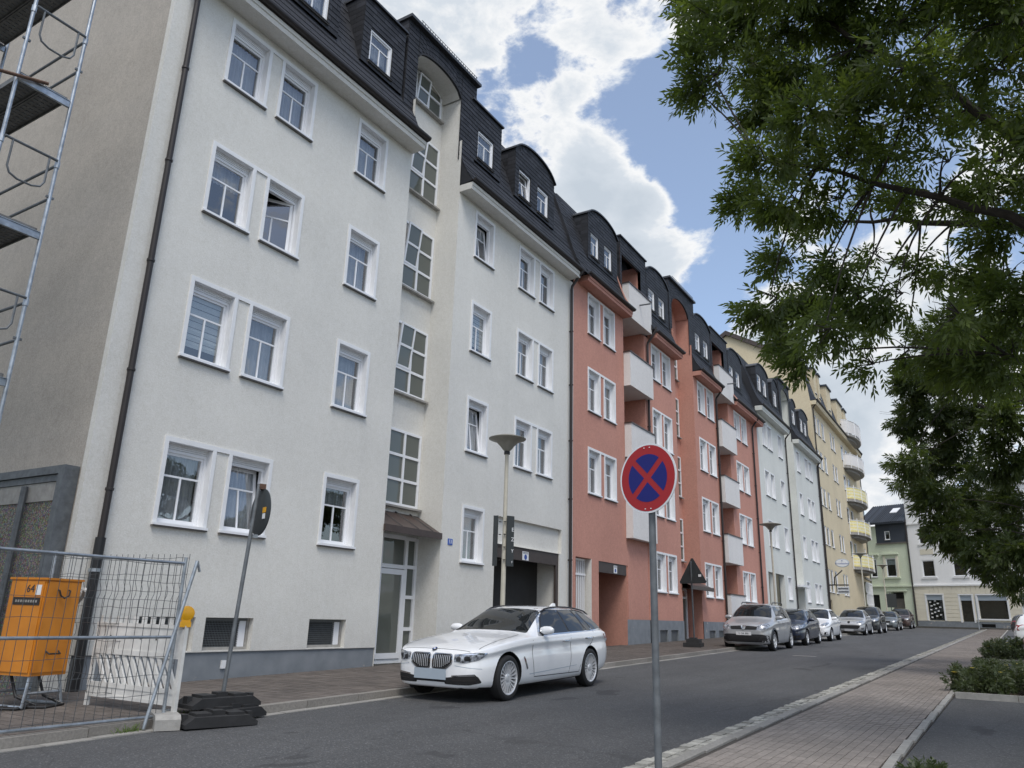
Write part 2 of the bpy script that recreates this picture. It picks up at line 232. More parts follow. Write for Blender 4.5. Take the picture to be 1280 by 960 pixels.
class MB:
    def __init__(s): s.v = []; s.f = []; s.m = []; s.mats = []
    def mi(s, mat):
        if mat not in s.mats: s.mats.append(mat)
        return s.mats.index(mat)
    def face(s, pts, mat):
        b = len(s.v); s.v += [tuple(p) for p in pts]; s.f.append(tuple(range(b, b+len(pts)))); s.m.append(s.mi(mat)); return s
    def box(s, x0, x1, y0, y1, z0, z1, mat, skip=''):
        b = len(s.v); i = s.mi(mat)
        s.v += [(x0,y0,z0),(x1,y0,z0),(x1,y1,z0),(x0,y1,z0),(x0,y0,z1),(x1,y0,z1),(x1,y1,z1),(x0,y1,z1)]
        for k, q in (('b',(0,3,2,1)),('t',(4,5,6,7)),('f',(0,1,5,4)),('r',(1,2,6,5)),('k',(2,3,7,6)),('l',(3,0,4,7))):
            if k not in skip: s.f.append(tuple(b+j for j in q)); s.m.append(i)
        return s
    def tube(s, pts, r, mat, n=8, caps=True):
        pts = [Vector(p) for p in pts]; rr = r if isinstance(r, (list, tuple)) else [r]*len(pts); i = s.mi(mat); b0 = len(s.v)
        prev = None
        for k, p in enumerate(pts):
            d = (pts[min(k+1, len(pts)-1)] - pts[max(k-1, 0)]).normalized()
            if prev is None: a = d.orthogonal().normalized()
            else: a = (prev - d*prev.dot(d)); a = a.normalized() if a.length > 1e-6 else d.orthogonal().normalized()
            prev = a; c = d.cross(a)
            for j in range(n):
                t = 2*math.pi*j/n; q = p + (a*math.cos(t) + c*math.sin(t))*rr[k]; s.v.append(tuple(q))
        for k in range(len(pts)-1):
            for j in range(n):
                a0 = b0+k*n+j; a1 = b0+k*n+(j+1) % n; s.f.append((a0, a1, a1+n, a0+n)); s.m.append(i)
        if caps:
            s.f.append(tuple(b0+j for j in reversed(range(n)))); s.m.append(i); e = b0+(len(pts)-1)*n; s.f.append(tuple(e+j for j in range(n))); s.m.append(i)
        return s
    def lathe(s, prof, mat, n=24, axis='z', org=(0,0,0)):
        b = len(s.v); i = s.mi(mat)
        for r, h in prof:
            for j in range(n):
                t = 2*math.pi*j/n; c, d = r*math.cos(t), r*math.sin(t)
                q = (c, d, h) if axis == 'z' else ((h, c, d) if axis == 'x' else (c, h, d)); s.v.append((q[0]+org[0], q[1]+org[1], q[2]+org[2]))
        for k in range(len(prof)-1):
            for j in range(n):
                a0 = b+k*n+j; a1 = b+k*n+(j+1) % n
                s.f.append((a0, a1, a1+n, a0+n) if axis != 'y' else (a0, a0+n, a1+n, a1)); s.m.append(i)
        return s
    def prism(s, poly, d0, d1, mat, plane='xz'):
        """extrude a 2-D outline: plane 'xz' along y, 'yz' along x, 'xy' along z"""
        f = {'xz': lambda a, b, d: (a, d, b), 'yz': lambda a, b, d: (d, a, b), 'xy': lambda a, b, d: (a, b, d)}[plane]
        b = len(s.v); n = len(poly); i = s.mi(mat)
        s.v += [f(p[0], p[1], d0) for p in poly] + [f(p[0], p[1], d1) for p in poly]
        s.f += [tuple(range(b, b+n)), tuple(range(b+2*n-1, b+n-1, -1))]; s.m += [i, i]
        for k in range(n): s.f.append((b+k, b+n+k, b+n+(k+1) % n, b+(k+1) % n)); s.m.append(i)
        return s
    def mesh(s, name, smooth=False, recalc=False):
        me = bpy.data.meshes.new(name); me.from_pydata(s.v, [], s.f)
        for k in s.mats: me.materials.append(MATS[k])
        me.polygons.foreach_set('material_index', s.m)
        if smooth:
            me.polygons.foreach_set('use_smooth', [True]*len(s.f))
        if recalc:
            bm = bmesh.new(); bm.from_mesh(me); bmesh.ops.recalc_face_normals(bm, faces=bm.faces); bm.to_mesh(me); bm.free()
        me.update()
        if smooth: me.set_sharp_from_angle(angle=R(38))
        return me
    def build(s, name, parent=None, mat=None, smooth=False, recalc=False, world=True): return child(name, s.mesh(name, smooth, recalc), parent, mat, world)
def solo(name, mb, label, cat, loc=(0,0,0), group=None, yaw=0, smooth=False, recalc=False):
    o = mb.build(name, None, T(*loc, yaw), smooth, recalc); return props(o, label, cat, group)
def text_mesh(txt, size, mat, extrude=0.0015):
    c = bpy.data.curves.new('lettering', 'FONT'); c.body = txt; c.size = size; c.extrude = extrude; c.align_x = 'CENTER'; c.align_y = 'CENTER'; c.resolution_u = 2
    o = bpy.data.objects.new('lettering', c); COL.objects.link(o); dg = bpy.context.evaluated_depsgraph_get(); me = bpy.data.meshes.new_from_object(o.evaluated_get(dg)); bpy.data.objects.remove(o)
    me.materials.clear(); me.materials.append(MATS[mat]); return me
FACE_Y = Matrix(((1,0,0,0),(0,0,-1,0),(0,1,0,0),(0,0,0,1)))          # text in xy -> stands facing -y
FACE_X = Matrix(((0,0,-1,0),(-1,0,0,0),(0,1,0,0),(0,0,0,1)))         # stands facing -x
def gz(x): return -1.39 + 0.0165*max(-40, min(x, 84))
def yr(x): return 2.98 - 0.0172*(x - 11.7)
def yw(x): return 1.03 - 0.0166*(x - 8.2)
FY = 11.35
# ------------------------------------------------------------------ ground, road, pavements
def strip(name, xs, ya, yb, zo, mat, kind='structure', parent=None, skirt=0.0, ny=1):
    mb = MB()
    for a, b in zip(xs[:-1], xs[1:]):
        for k in range(ny):
            q = lambda x, t: (x, ya(x)+(yb(x)-ya(x))*t, gz(x)+zo)
            t0, t1 = k/ny, (k+1)/ny
            mb.face([q(a, t0), q(b, t0), q(b, t1), q(a, t1)], mat)
        if skirt:
            for f, sg in ((ya, 1), (yb, -1)):
                p = [(a, f(a), gz(a)+zo), (b, f(b), gz(b)+zo), (b, f(b), gz(b)+zo-skirt), (a, f(a), gz(a)+zo-skirt)]
                mb.face(p if sg < 0 else p[::-1], mat)
    o = mb.build(name, parent)
    if kind: o['kind'] = kind
    return o
C_ = lambda v: (lambda x: v)
XS = [-40, -20, -10, 0, 10, 20, 30, 40, 50, 60, 70, 80, 84]
strip('ground', [-600, -300, -100, -40, 0, 40, 84, 150, 300, 900], C_(-500), C_(500), -0.06, 'earth_ground')
road = strip('road', [x for x in XS if x <= 84], lambda x: yr(x)-0.02, C_(8.12), 0.0, 'asphalt')
cross = MB(); cross.face([(84, -60, gz(84)+0.004), (100, -60, gz(84)+0.004), (100, 60, gz(84)+0.004), (84, 60, gz(84)+0.004)], 'asphalt'); cross.build('cross_road')['kind'] = 'structure'
BRX = lambda sx, sy, h, mat, name: MB().box(-sx/2, sx/2, -sy/2, sy/2, 0, h, mat, 'b').mesh(name)
def paving(parent, name, stuffname, x0, x1, ya, yb, px, py, zo, h, mat, single_from, gap=0.008, jit=0.0015):
    """rows of pavers; the nearest 300 are parts of their own, the rest one mesh"""
    me = BRX(px-gap, py-gap, h, mat, name); mb = MB(); n = 0; x = x0; row = 0
    while x < x1:
        y = ya(x); nr = int((yb(x)-ya(x))/py)
        for k in range(nr):
            cy = y + (k+0.5)*py; cx = x + px/2; z = gz(cx)+zo-h+random.uniform(-jit, jit)
            if n < 300 and cx >= single_from:
                child(name, me, parent, Matrix.Translation((cx, cy, z)) @ Matrix.Rotation(-math.atan(0.0165), 4, 'Y')); n += 1
            else:
                a, b = (px-gap)/2, (py-gap)/2; mb.box(cx-a, cx+a, cy-b, cy+b, z, z+h, mat, 'b')
        x += px; row += 1
    o = mb.build(stuffname, parent); o['kind'] = 'stuff'
pl = strip('pavement', [-14, 0, 10, 20, 30, 40, 50, 60, 70, 80, 84], C_(8.2), C_(11.6), 0.088, 'joint_sand')
paving(pl, 'paving_brick', 'paving_bricks', 1.5, 60, C_(8.24), C_(11.34), 0.14, 0.28, 0.10, 0.03, 'paver_brown', 4.4)
wk = strip('walkway', [x for x in XS if x <= 84], lambda x: yw(x)-0.02, lambda x: yr(x)-0.26, 0.030, 'joint_sand')
paving(wk, 'paving_brick', 'paving_bricks', 4.0, 83.8, lambda x: yw(x)+0.10, lambda x: yr(x)-0.40, 0.18, 0.09, 0.042, 0.03, 'paver_red', 7.5, 0.006, 0.001)
# kerb stones, gutter stones, edging (each stone of its own up close)
def stones(parent, name, x0, x1, yc, dx, wy, z0, z1, mat, limit=300, start=None, stuff=None, gap=0.008, jit=0.004):
    me = MB().box(-dx/2+gap/2, dx/2-gap/2, -wy/2, wy/2, 0, z1-z0, mat, 'b').mesh(name); n = 0; mb = MB(); x = x0
    start = x0 if start is None else start
    while x < x1:
        c = x+dx/2; y = yc(c)+random.uniform(-jit, jit); z = gz(c)+z0+random.uniform(-jit, jit)
        if n < limit and c >= start:
            child(name, me, parent, Matrix.Translation((c, y, z)) @ Matrix.Rotation(-math.atan(0.0165), 4, 'Y') @ Matrix.Rotation(random.uniform(-.3,.3)*jit*5, 4, 'Z')); n += 1
        else: mb.box(c-dx/2+gap/2, c+dx/2-gap/2, y-wy/2, y+wy/2, z, z+z1-z0, mat, 'b')
        x += dx
    if mb.f: o = mb.build(stuff or name+'s', parent); o['kind'] = 'stuff'
stones(pl, 'kerb_stone', -10, 84, C_(8.16), 1.0, 0.13, -0.05, 0.100, 'kerb_old')
stones(pl, 'gutter_stone', -6, 70, C_(8.02), 0.5, 0.13, -0.05, 0.010, 'kerb_stone')
cob = strip('gutter', [x for x in XS if x <= 84], lambda x: yr(x)-0.31, lambda x: yr(x)+0.01, 0.003, 'joint_grey')
for row in range(2):
    stones(cob, 'cobble', 5.0, 83, (lambda r: lambda x: yr(x)-0.075-0.135*r)(row), 0.165, 0.118, -0.05, 0.016, 'cobble', 140, 7.5, 'cobbles', 0.016, 0.008)
stones(wk, 'kerb_stone', 0, 83, lambda x: yr(x)-0.335, 1.0, 0.115, -0.05, 0.046, 'kerb_stone')
stones(wk, 'edging_stone', 0, 83, lambda x: yw(x)+0.04, 1.0, 0.08, -0.05, 0.055, 'stone_grey')
strip('car_park', [-20, 0, 10, 20, 30, 50, 84], C_(-26), lambda x: yw(x)-0.02, 0.022, 'asphalt')
mb = MB(); mb.lathe([(0.0, .006), (.30, .006), (.31, .004), (.36, .004), (.37, 0)], 'iron_cover', 28)
for k in range(6): mb.box(-.22+.02*abs(k-2.5), .22-.02*abs(k-2.5), -.2+.075*k, -.17+.075*k, .005, .010, 'iron_cover')
solo('manhole_cover', mb, 'round iron manhole cover in the middle of the asphalt road', 'manhole cover', (26.6, 5.5, gz(26.6)))

# ------------------------------------------------------------------ windows
WC = {}
def win_meshes(W, H, style, lite):
    k = (round(W, 2), round(H, 2), style, lite)
    if k in WC: return WC[k]
    r = {}; a, b, c, d = 0.07, W-0.07, 0.05, H-0.08          # opening in the wall
    if style in ('dormer', 'plain'): a, b, c, d = 0.03, W-0.03, 0.04, H-0.03
    m = MB(); tm = 'trim_white'; dp = 0.15 if style == 'wall' else 0.05
    if style == 'wall':
        m.box(0, a, -0.025, 0.0, 0.05, H, tm); m.box(b, W, -0.025, 0.0, 0.05, H, tm); m.box(a, b, -0.024, 0.0, d, H, tm)
        m.box(a, a+0.006, -0.02, dp, c, d, tm); m.box(b-0.006, b, -0.02, dp, c, d, tm); m.box(a, b, -0.02, dp, d-0.006, d, tm)
    f = 0.05; t0, t1 = dp-0.03, dp+0.05; top = d-0.006
    if style == 'wall':
        for q in range(3): m.box(a+.006, b-.006, dp-0.06+0.012*q, dp+0.02, d-0.035-0.03*q, d-0.008-0.03*q, 'upvc')
        top = d-0.10
    m.box(a, a+f, t0, t1, c, top, 'upvc'); m.box(b-f, b, t0, t1, c, top, 'upvc'); m.box(a+f, b-f, t0, t1, c, c+f, 'upvc'); m.box(a+f, b-f, t0, t1, top-f, top, 'upvc')
    r['window'] = m.mesh('window')
    x0, x1, z0, z1 = a+f-.012, b-f+.012, c+f-.012, top-f+.012
    w_, h_ = x1-x0, z1-z0; g = 0.055; zt = z0+h_*0.655; s = MB()      # sash, origin at its lower left corner
    s.box(0, g, -.05, 0, 0, h_, 'upvc'); s.box(w_-g, w_, -.05, 0, 0, h_, 'upvc'); s.box(g, w_-g, -.05, 0, 0, g, 'upvc'); s.box(g, w_-g, -.05, 0, h_-g, h_, 'upvc')
    th = zt-z0; bw = 0.016
    if style != 'plain':
        s.box(g, w_-g, -.043, -.012, th-bw, th+bw, 'upvc'); s.box(w_/2-bw, w_/2+bw, -.044, -.013, g, th-bw, 'upvc')
    r['sash'] = s.mesh('sash')
    def pane(u0, u1, v0, v1): return MB().box(u0, u1, -.03, -.022, v0, v1, 'glass_shop' if style == 'plain' else 'glass').mesh('pane')
    if style == 'plain': r['panes'] = [pane(g, w_-g, g, h_-g)]
    else: r['panes'] = [pane(g, w_-g, th+bw, h_-g), pane(g, w_/2-bw, g, th-bw), pane(w_/2+bw, w_-g, g, th-bw)]
    si = MB(); e = 0.01 if style == 'wall' else 0
    si.box(-e, W+e, -.065, t0, 0.012, c+.004, 'upvc' if style != 'dormer' else 'roof_sheet'); si.box(-e, W+e, -.05, 0.0, -.012, 0.011, 'sill_dark')
    r['sill'] = si.mesh('sill')
    cu = []
    nx = 34
    for kind in range(2):
        q = MB(); zl = z0+0.02 if kind == 0 else zt+0.02
        for i in range(nx):
            u0, u1 = x0+w_*i/nx, x0+w_*(i+1)/nx; y0 = 0.025*math.sin(i*1.9)+0.012*math.sin(i*0.7); y1 = 0.025*math.sin((i+1)*1.9)+0.012*math.sin((i+1)*0.7)
            q.face([(u0, dp+.16+y0, zl), (u1, dp+.16+y1, zl), (u1, dp+.16+y1, z1), (u0, dp+.16+y0, z1)], 'curtain')
        cu.append(q.mesh('curtain', True))
    bl = MB(); nz_ = 16
    for i in range(nz_):
        v0 = z0+h_*0.18+(h_*0.82)*i/nz_; v1 = v0+h_*0.82/nz_; bl.face([(x0, dp+.07, v0), (x1, dp+.07, v0), (x1, dp+.07+(.02 if i % 2 else -.02), v1), (x0, dp+.07+(.02 if i % 2 else -.02), v1)], 'blind')
    cu.append(bl.mesh('blind')); r['curtain'] = cu
    r['org'] = (x0, t1-0.005, z0); r['size'] = (w_, h_); WC[k] = r; return r
def window(par, u0, u1, z0, z1, y=FY, style='wall', state='shut', cover=None, label=None, M=None):
    """one window > sash, pane(s), sill, curtain.  M: local frame when the wall does not face the street"""
    r = win_meshes(u1-u0, z1-z0, style, False); B = (M or Matrix.Identity(4)) @ Matrix.Translation((u0, y, z0))
    w_ = child('window', r['window'], par, B)
    if label: w_['label'] = label
    S = Matrix.Translation(r['org'])
    if state == 'tilt': S = S @ Matrix.Rotation(R(-7), 4, 'X')
    if state == 'open': S = S @ Matrix.Translation((r['size'][0], 0, 0)) @ Matrix.Rotation(R(-30), 4, 'Z') @ Matrix.Translation((-r['size'][0], 0, 0))
    child('sash', r['sash'], w_, B @ S)
    for p in r['panes']: child('pane', p, w_, B @ S)
    child('sill', r['sill'], w_, B)
    if cover is not None:
        me = r['curtain'][{'sheer': 0, 'half': 1, 'blind': 2}[cover]]; child('blind' if cover == 'blind' else 'curtain', me, w_, B)
    return w_
COVERS = ['sheer', 'sheer', 'sheer', 'half', 'blind', None, 'sheer']
def hole(u0, u1, z0, z1, style='wall'):
    return (u0+.07, u1-.07, z0+.05, z1-.08) if style == 'wall' else (u0+.03, u1-.03, z0+.04, z1-.03)
def facade(par, u0, u1, z0, z1, holes, mat, y=FY, depth=0.16, name='wall', M=None):
    us = sorted({u0, u1, *[h[0] for h in holes], *[h[1] for h in holes]}); zs = sorted({z0, z1, *[h[2] for h in holes], *[h[3] for h in holes]})
    us = [u for u in us if u0 <= u <= u1]; zs = [z for z in zs if z0 <= z <= z1]; m = MB()
    for a, b in zip(us[:-1], us[1:]):
        run = None
        for c, d in zip(zs[:-1], zs[1:]):
            mu, mz = (a+b)/2, (c+d)/2
            solid = not any(h[0] < mu < h[1] and h[2] < mz < h[3] for h in holes)
            if solid: run = (run[0], d) if run else (c, d)
            if (not solid or d == zs[-1]) and run:
                m.face([(a, y, run[0]), (b, y, run[0]), (b, y, run[1]), (a, y, run[1])], mat); run = None
    for h in holes:
        a, b, c, d = h[:4]; D = h[4] if len(h) > 4 else depth
        m.face([(a, y, c), (a, y, d), (a, y+D, d), (a, y+D, c)], mat); m.face([(b, y, c), (b, y+D, c), (b, y+D, d), (b, y, d)], mat)
        m.face([(a, y, d), (b, y, d), (b, y+D, d), (a, y+D, d)], mat); m.face([(a, y, c), (a, y+D, c), (b, y+D, c), (b, y, c)], mat)
    return m.build(name, par, M)
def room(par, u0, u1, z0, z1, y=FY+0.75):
    MB().face([(u0, y, z0), (u1, y, z0), (u1, y, z1), (u0, y, z1)], 'room_dark').build('room_shade_sheet', par)  # dark sheet behind the panes, shade of the rooms put into its colour

# ------------------------------------------------------------------ mansard roofs, gutters, dormers, slates
PROF = [(10.93, 0.02), (11.12, 0.30), (11.28, 0.62), (11.44, 1.05), (11.62, 1.65), (11.94, 2.6), (12.28, 3.6)]     # y, height over the eave
def prof_at(h):
    for (y0, h0), (y1, h1) in zip(PROF[:-1], PROF[1:]):
        if h <= h1: return y0+(y1-y0)*(h-h0)/(h1-h0)
    return PROF[-1][0]
def slate_quad(mb, P, U, V, Nn, w_, h_, mat, t=0.010, lift=0.014):
    """a slate: lower edge lifted off the roof, upper edge tucked"""
    a = P; b = P+U*w_; c = b+V*h_; d = a+V*h_
    la, lb = a+Nn*lift, b+Nn*lift; lc, ld = c+Nn*0.003, d+Nn*0.003
    i = len(mb.v); k = mb.mi(mat); mb.v += [tuple(q) for q in (a, b, la, lb, lc, ld)]
    mb.f += [(i+2, i+3, i+4, i+5), (i, i+1, i+3, i+2), (i, i+2, i+5), (i+1, i+4, i+3)]; mb.m += [k]*4
def slates_on(mb, org, U, V, lu, lv, mat='slate', w_=0.30, h_=0.20, skip=None, singles=None):
    U, V, org = Vector(U).normalized(), Vector(V).normalized(), Vector(org); Nn = U.cross(V); row = 0; v = 0.0
    while v < lv-0.02:
        u = -((row*.37) % 1)*w_
        hh = min(h_*1.12, lv-v)
        while u < lu:
            a, b = max(u, 0), min(u+w_, lu)
            if b-a > 0.03:
                P = org+U*(a+.003)+V*v
                if not (skip and skip(P+U*(b-a)/2)):
                    if singles is not None and len(singles) < 300:
                        q = MB(); slate_quad(q, Vector((0,0,0)), U, V, Nn, b-a-.006, hh, mat); singles.append((q, P.copy()))
                    else: slate_quad(mb, P, U, V, Nn, b-a-.006, hh, mat)
            u += w_
        v += h_; row += 1
def mansard(par, u0, u1, ze, mb, skip=None, singles=None, mat='slate', ends=False):
    m = MB(); pf = [(y, ze+h) for y, h in PROF]
    poly = pf + [(17.0, ze+5.2), (17.0, ze+0.3), (11.5, ze-0.05)]
    m.prism(poly, u0+.015, u1-.015, 'slate', 'yz'); m.build('roof', par, recalc=True)
    for (ya, za), (yb, zb) in zip(pf[:-1], pf[1:]):
        V = Vector((0, yb-ya, zb-za)); slates_on(mb, (u0, ya, za), (1, 0, 0), V, u1-u0, V.length, mat, 0.30, 0.205, skip, singles)
    # slated ends
    if ends:
        for (ya, za), (yb, zb) in zip(pf[:-1], pf[1:]):
            for k in range(max(1, int((zb-za)/0.15))):
                t0 = k*0.15; z = za+t0; y = prof_at(z-ze)
                for uu, sg in ((u0, -1), (u1, 1)):
                    mb.box(min(uu, uu+sg*.012), max(uu, uu+sg*.012), y+.01, y+.30, z, z+.14, mat); mb.box(min(uu, uu+sg*.012), max(uu, uu+sg*.012), y+.306, y+.6, z, z+.14, mat)
def eave(par, u0, u1, zs, ze, mat, caps=True):
    """plastered boxed eave with a soffit at zs, cornice moulding and half-round gutter at ze"""
    poly = [(FY+.02, zs), (10.95, zs), (10.94, zs+.10), (10.915, zs+.11), (10.915, ze-.06), (FY+.02, ze-.06)]
    MB().prism(poly, u0, u1, mat, 'yz').build('cornice', par, recalc=True)
    g = MB(); n = 8; pr = [(10.855-.075*math.cos(math.pi*k/n), ze+.03-.075*math.sin(math.pi*k/n)) for k in range(n+1)]; pr += [(10.94, ze+.045), (10.94, ze-.05)]
    pr = [(10.78, ze+.045)] + pr
    g.prism(pr, u0-.03, u1+.03, 'gutter_dark', 'yz'); g.build('gutter', par, recalc=True)
def pipe(par, u, zt, zb, y=FY-.09, r=.05, mat='gutter_dark', swan=True):
    m = MB(); pts = [(u, y, zb), (u, y, zt-.75)]
    if swan: pts += [(u, y-.02, zt-.62), (u, 10.93, zt-.22), (u, 10.86, zt-.10), (u, 10.86, zt+.02)]
    else: pts += [(u, y, zt)]
    m.tube(pts, r, mat, 10); z = zb+.8
    while z < zt-1: m.lathe([(r+.003, z), (r+.014, z+.004), (r+.014, z+.04), (r+.003, z+.044)], mat, 10, org=(u, y, 0)); m.box(u-.012, u+.012, y+r, FY, z, z+.04, mat); z += 1.9
    return m.build('downpipe', par, smooth=True)
def slate_face(mb, u0, u1, z0, ztop, holes, y, mat='slate'):
    """slate-hung upright face at y; ztop(u) gives the outline"""
    z = z0; row = 0
    while True:
        u = u0-(0.14 if row % 2 else 0); any_ = False
        while u < u1:
            a, b = max(u, u0), min(u+.28, u1); c = (a+b)/2; zt = min(z+.16, ztop(a), ztop(b))
            if b-a > .02 and zt-z > .02:
                any_ = True
                segs = [(a, b)]
                for h in holes:
                    if h[2]-.02 < z+.07 < h[3]+.02:
                        ns = []
                        for s0, s1 in segs:
                            if h[1] <= s0 or h[0] >= s1: ns.append((s0, s1))
                            else:
                                if s0 < h[0]: ns.append((s0, h[0]))
                                if s1 > h[1]: ns.append((h[1], s1))
                        segs = ns
                for s0, s1 in segs:
                    if s1-s0 > .015: slate_quad(mb, Vector((s0+.003, y, z)), Vector((1,0,0)), Vector((0,0,1)), Vector((0,-1,0)), s1-s0-.006, zt-z, mat)
            u += .28
        z += .145; row += 1
        if not any_ or z > z0+6: break
def dormer(par, u0, u1, z0, z1, wins, mb, curve=0.0, y=11.44, arched=False, mat='slate', covers=None, hole_=None):
    """dormer > front, cheeks, roof; its windows are parts of the house"""
    ho = [hole(*w_, 'dormer') for w_ in wins] + ([hole_] if hole_ else [])
    facade(par, u0, u1, z0, z1, ho, 'roof_sheet', y, 0.12, 'dormer_front')
    m = MB(); m.box(u0, u0+.03, y+.002, 12.4, z0, z1, 'roof_sheet'); m.box(u1-.03, u1, y+.002, 12.4, z0, z1, 'roof_sheet'); m.build('dormer_cheek', par)
    for k in range(int((z1-z0)/.145)):
        for uu, sg in ((u0, -1), (u1, 1)):
            z = z0+k*.145
            for q in range(3): mb.box(min(uu, uu+sg*.012), max(uu, uu+sg*.012), y+.005+q*.28+(k % 2)*.14-.14*(k % 2), y+.28+q*.28, z, z+.138, mat)
    def zt(u):
        if not curve: return z1
        t = (u-(u0+u1)/2)/((u1-u0)/2); t = max(-1, min(1, t)); return z1+curve*math.sqrt(max(0, 1-t*t*0.97))-curve*math.sqrt(.03)
    slate_face(mb, u0, u1, z0, zt, ho, y-.002, mat)
    r = MB(); n = 18 if curve else 1
    for k in range(n):
        a, b = u0+(u1-u0)*k/n, u0+(u1-u0)*(k+1)/n; e0 = -.05 if k == 0 else 0; e1 = .05 if k == n-1 else 0
        za, zb = zt(a), zt(b)
        P = [(a+e0, y-.07, za), (b+e1, y-.07, zb), (b+e1, 12.5, zb), (a+e0, 12.5, za)]; Q = [(p[0], p[1], p[2]+.055) for p in P]
        r.face(Q, 'roof_metal'); r.face(P[::-1], 'roof_sheet'); r.face([P[0], P[1], Q[1], Q[0]], 'roof_metal')
        if k == 0: r.face([P[3], P[0], Q[0], Q[3]], 'roof_metal')
        if k == n-1: r.face([P[1], P[2], Q[2], Q[1]], 'roof_metal')
        if curve: r.face([(a, y, z1-.01), (b, y, z1-.01), (b, y, zb), (a, y, za)], 'roof_sheet')
    r.build('dormer_roof', par)
    for k, w_ in enumerate(wins): window(par, *w_, y=y, style='dormer', state=(covers[k] if covers else 'shut'), cover=random.choice(['sheer', None, 'sheer']))
    return zt
def arch_bay(par, uo0, uo1, ui0, ui1, z0, zspring, rise, ztop, yb, wallmat, mb, mat='slate', y=11.44, guard=False):
    """tall slated bay with a segmental arch over the stair recess"""
    n = 14; c = (ui0+ui1)/2; hw = (ui1-ui0)/2
    za = lambda u: zspring+rise*math.sqrt(max(0, 1-((u-c)/hw)**2*.985))-rise*math.sqrt(.015)
    m = MB()
    for a, b in ((uo0, ui0), (ui1, uo1)): m.face([(a, y, z0), (b, y, z0), (b, y, ztop), (a, y, ztop)], 'roof_sheet')
    v = MB()
    for k in range(n):
        a, b = ui0+(ui1-ui0)*k/n, ui0+(ui1-ui0)*(k+1)/n
        m.face([(a, y, za(a)), (b, y, za(b)), (b, y, ztop), (a, y, ztop)], 'roof_sheet')
        m.face([(a, y-.02, za(a)), (b, y-.02, za(b)), (b, y-.02, za(b)+.07), (a, y-.02, za(a)+.07)], 'roof_sheet'); m.face([(a, y-.02, za(a)), (a, y+.05, za(a)), (b, y+.05, za(b)), (b, y-.02, za(b))], 'roof_sheet')
        v.face([(a, y+.05, za(a)), (a, yb, za(a)), (b, yb, za(b)), (b, y+.05, za(b))], wallmat)
        mm = (a+b)/2; zz = za(mm)+.08
        while zz < ztop-.03:
            slate_quad(mb, Vector((a, y-.002, zz)), Vector((1,0,0)), Vector((0,0,1)), Vector((0,-1,0)), b-a-.004, min(.155, ztop-zz), mat); zz += .145
    v.build('arch_vault', par)
    for uu, sg in ((uo0, -1), (uo1, 1)):
        m.face([(uu, y, z0), (uu, 12.6, z0), (uu, 12.6, ztop), (uu, y, ztop)][::sg], 'roof_sheet')
        k = 0
        while z0+k*.145 < ztop-.1:
            z = z0+k*.145
            for q in range(3): mb.box(min(uu, uu+sg*.012), max(uu, uu+sg*.012), y+.004+q*.3, y+.296+q*.3, z, z+.138, mat)
            k += 1
    m.build('arch_front', par)
    for a, b in ((uo0, ui0-.02), (ui1+.02, uo1)): slate_face(mb, a, b, z0, lambda u: ztop, [], y-.002, mat)
    r = MB(); r.box(uo0-.06, uo1+.06, y-.13, 12.8, ztop, ztop+.09, 'roof_metal'); r.build('arch_roof', par)
    if guard:
        g = MB(); zz = ztop+.09
        for k in range(24): u = uo0+.5+k*(uo1-uo0-.6)/23; g.box(u-.008, u+.008, y-.04, y-.025, zz, zz+.2, 'galvanised_dull')
        for q in (.05, .19): g.box(uo0+.45, uo1-.05, y-.042, y-.03, zz+q, zz+q+.012, 'galvanised_dull')
        g.build('snow_guard', par)
    return za
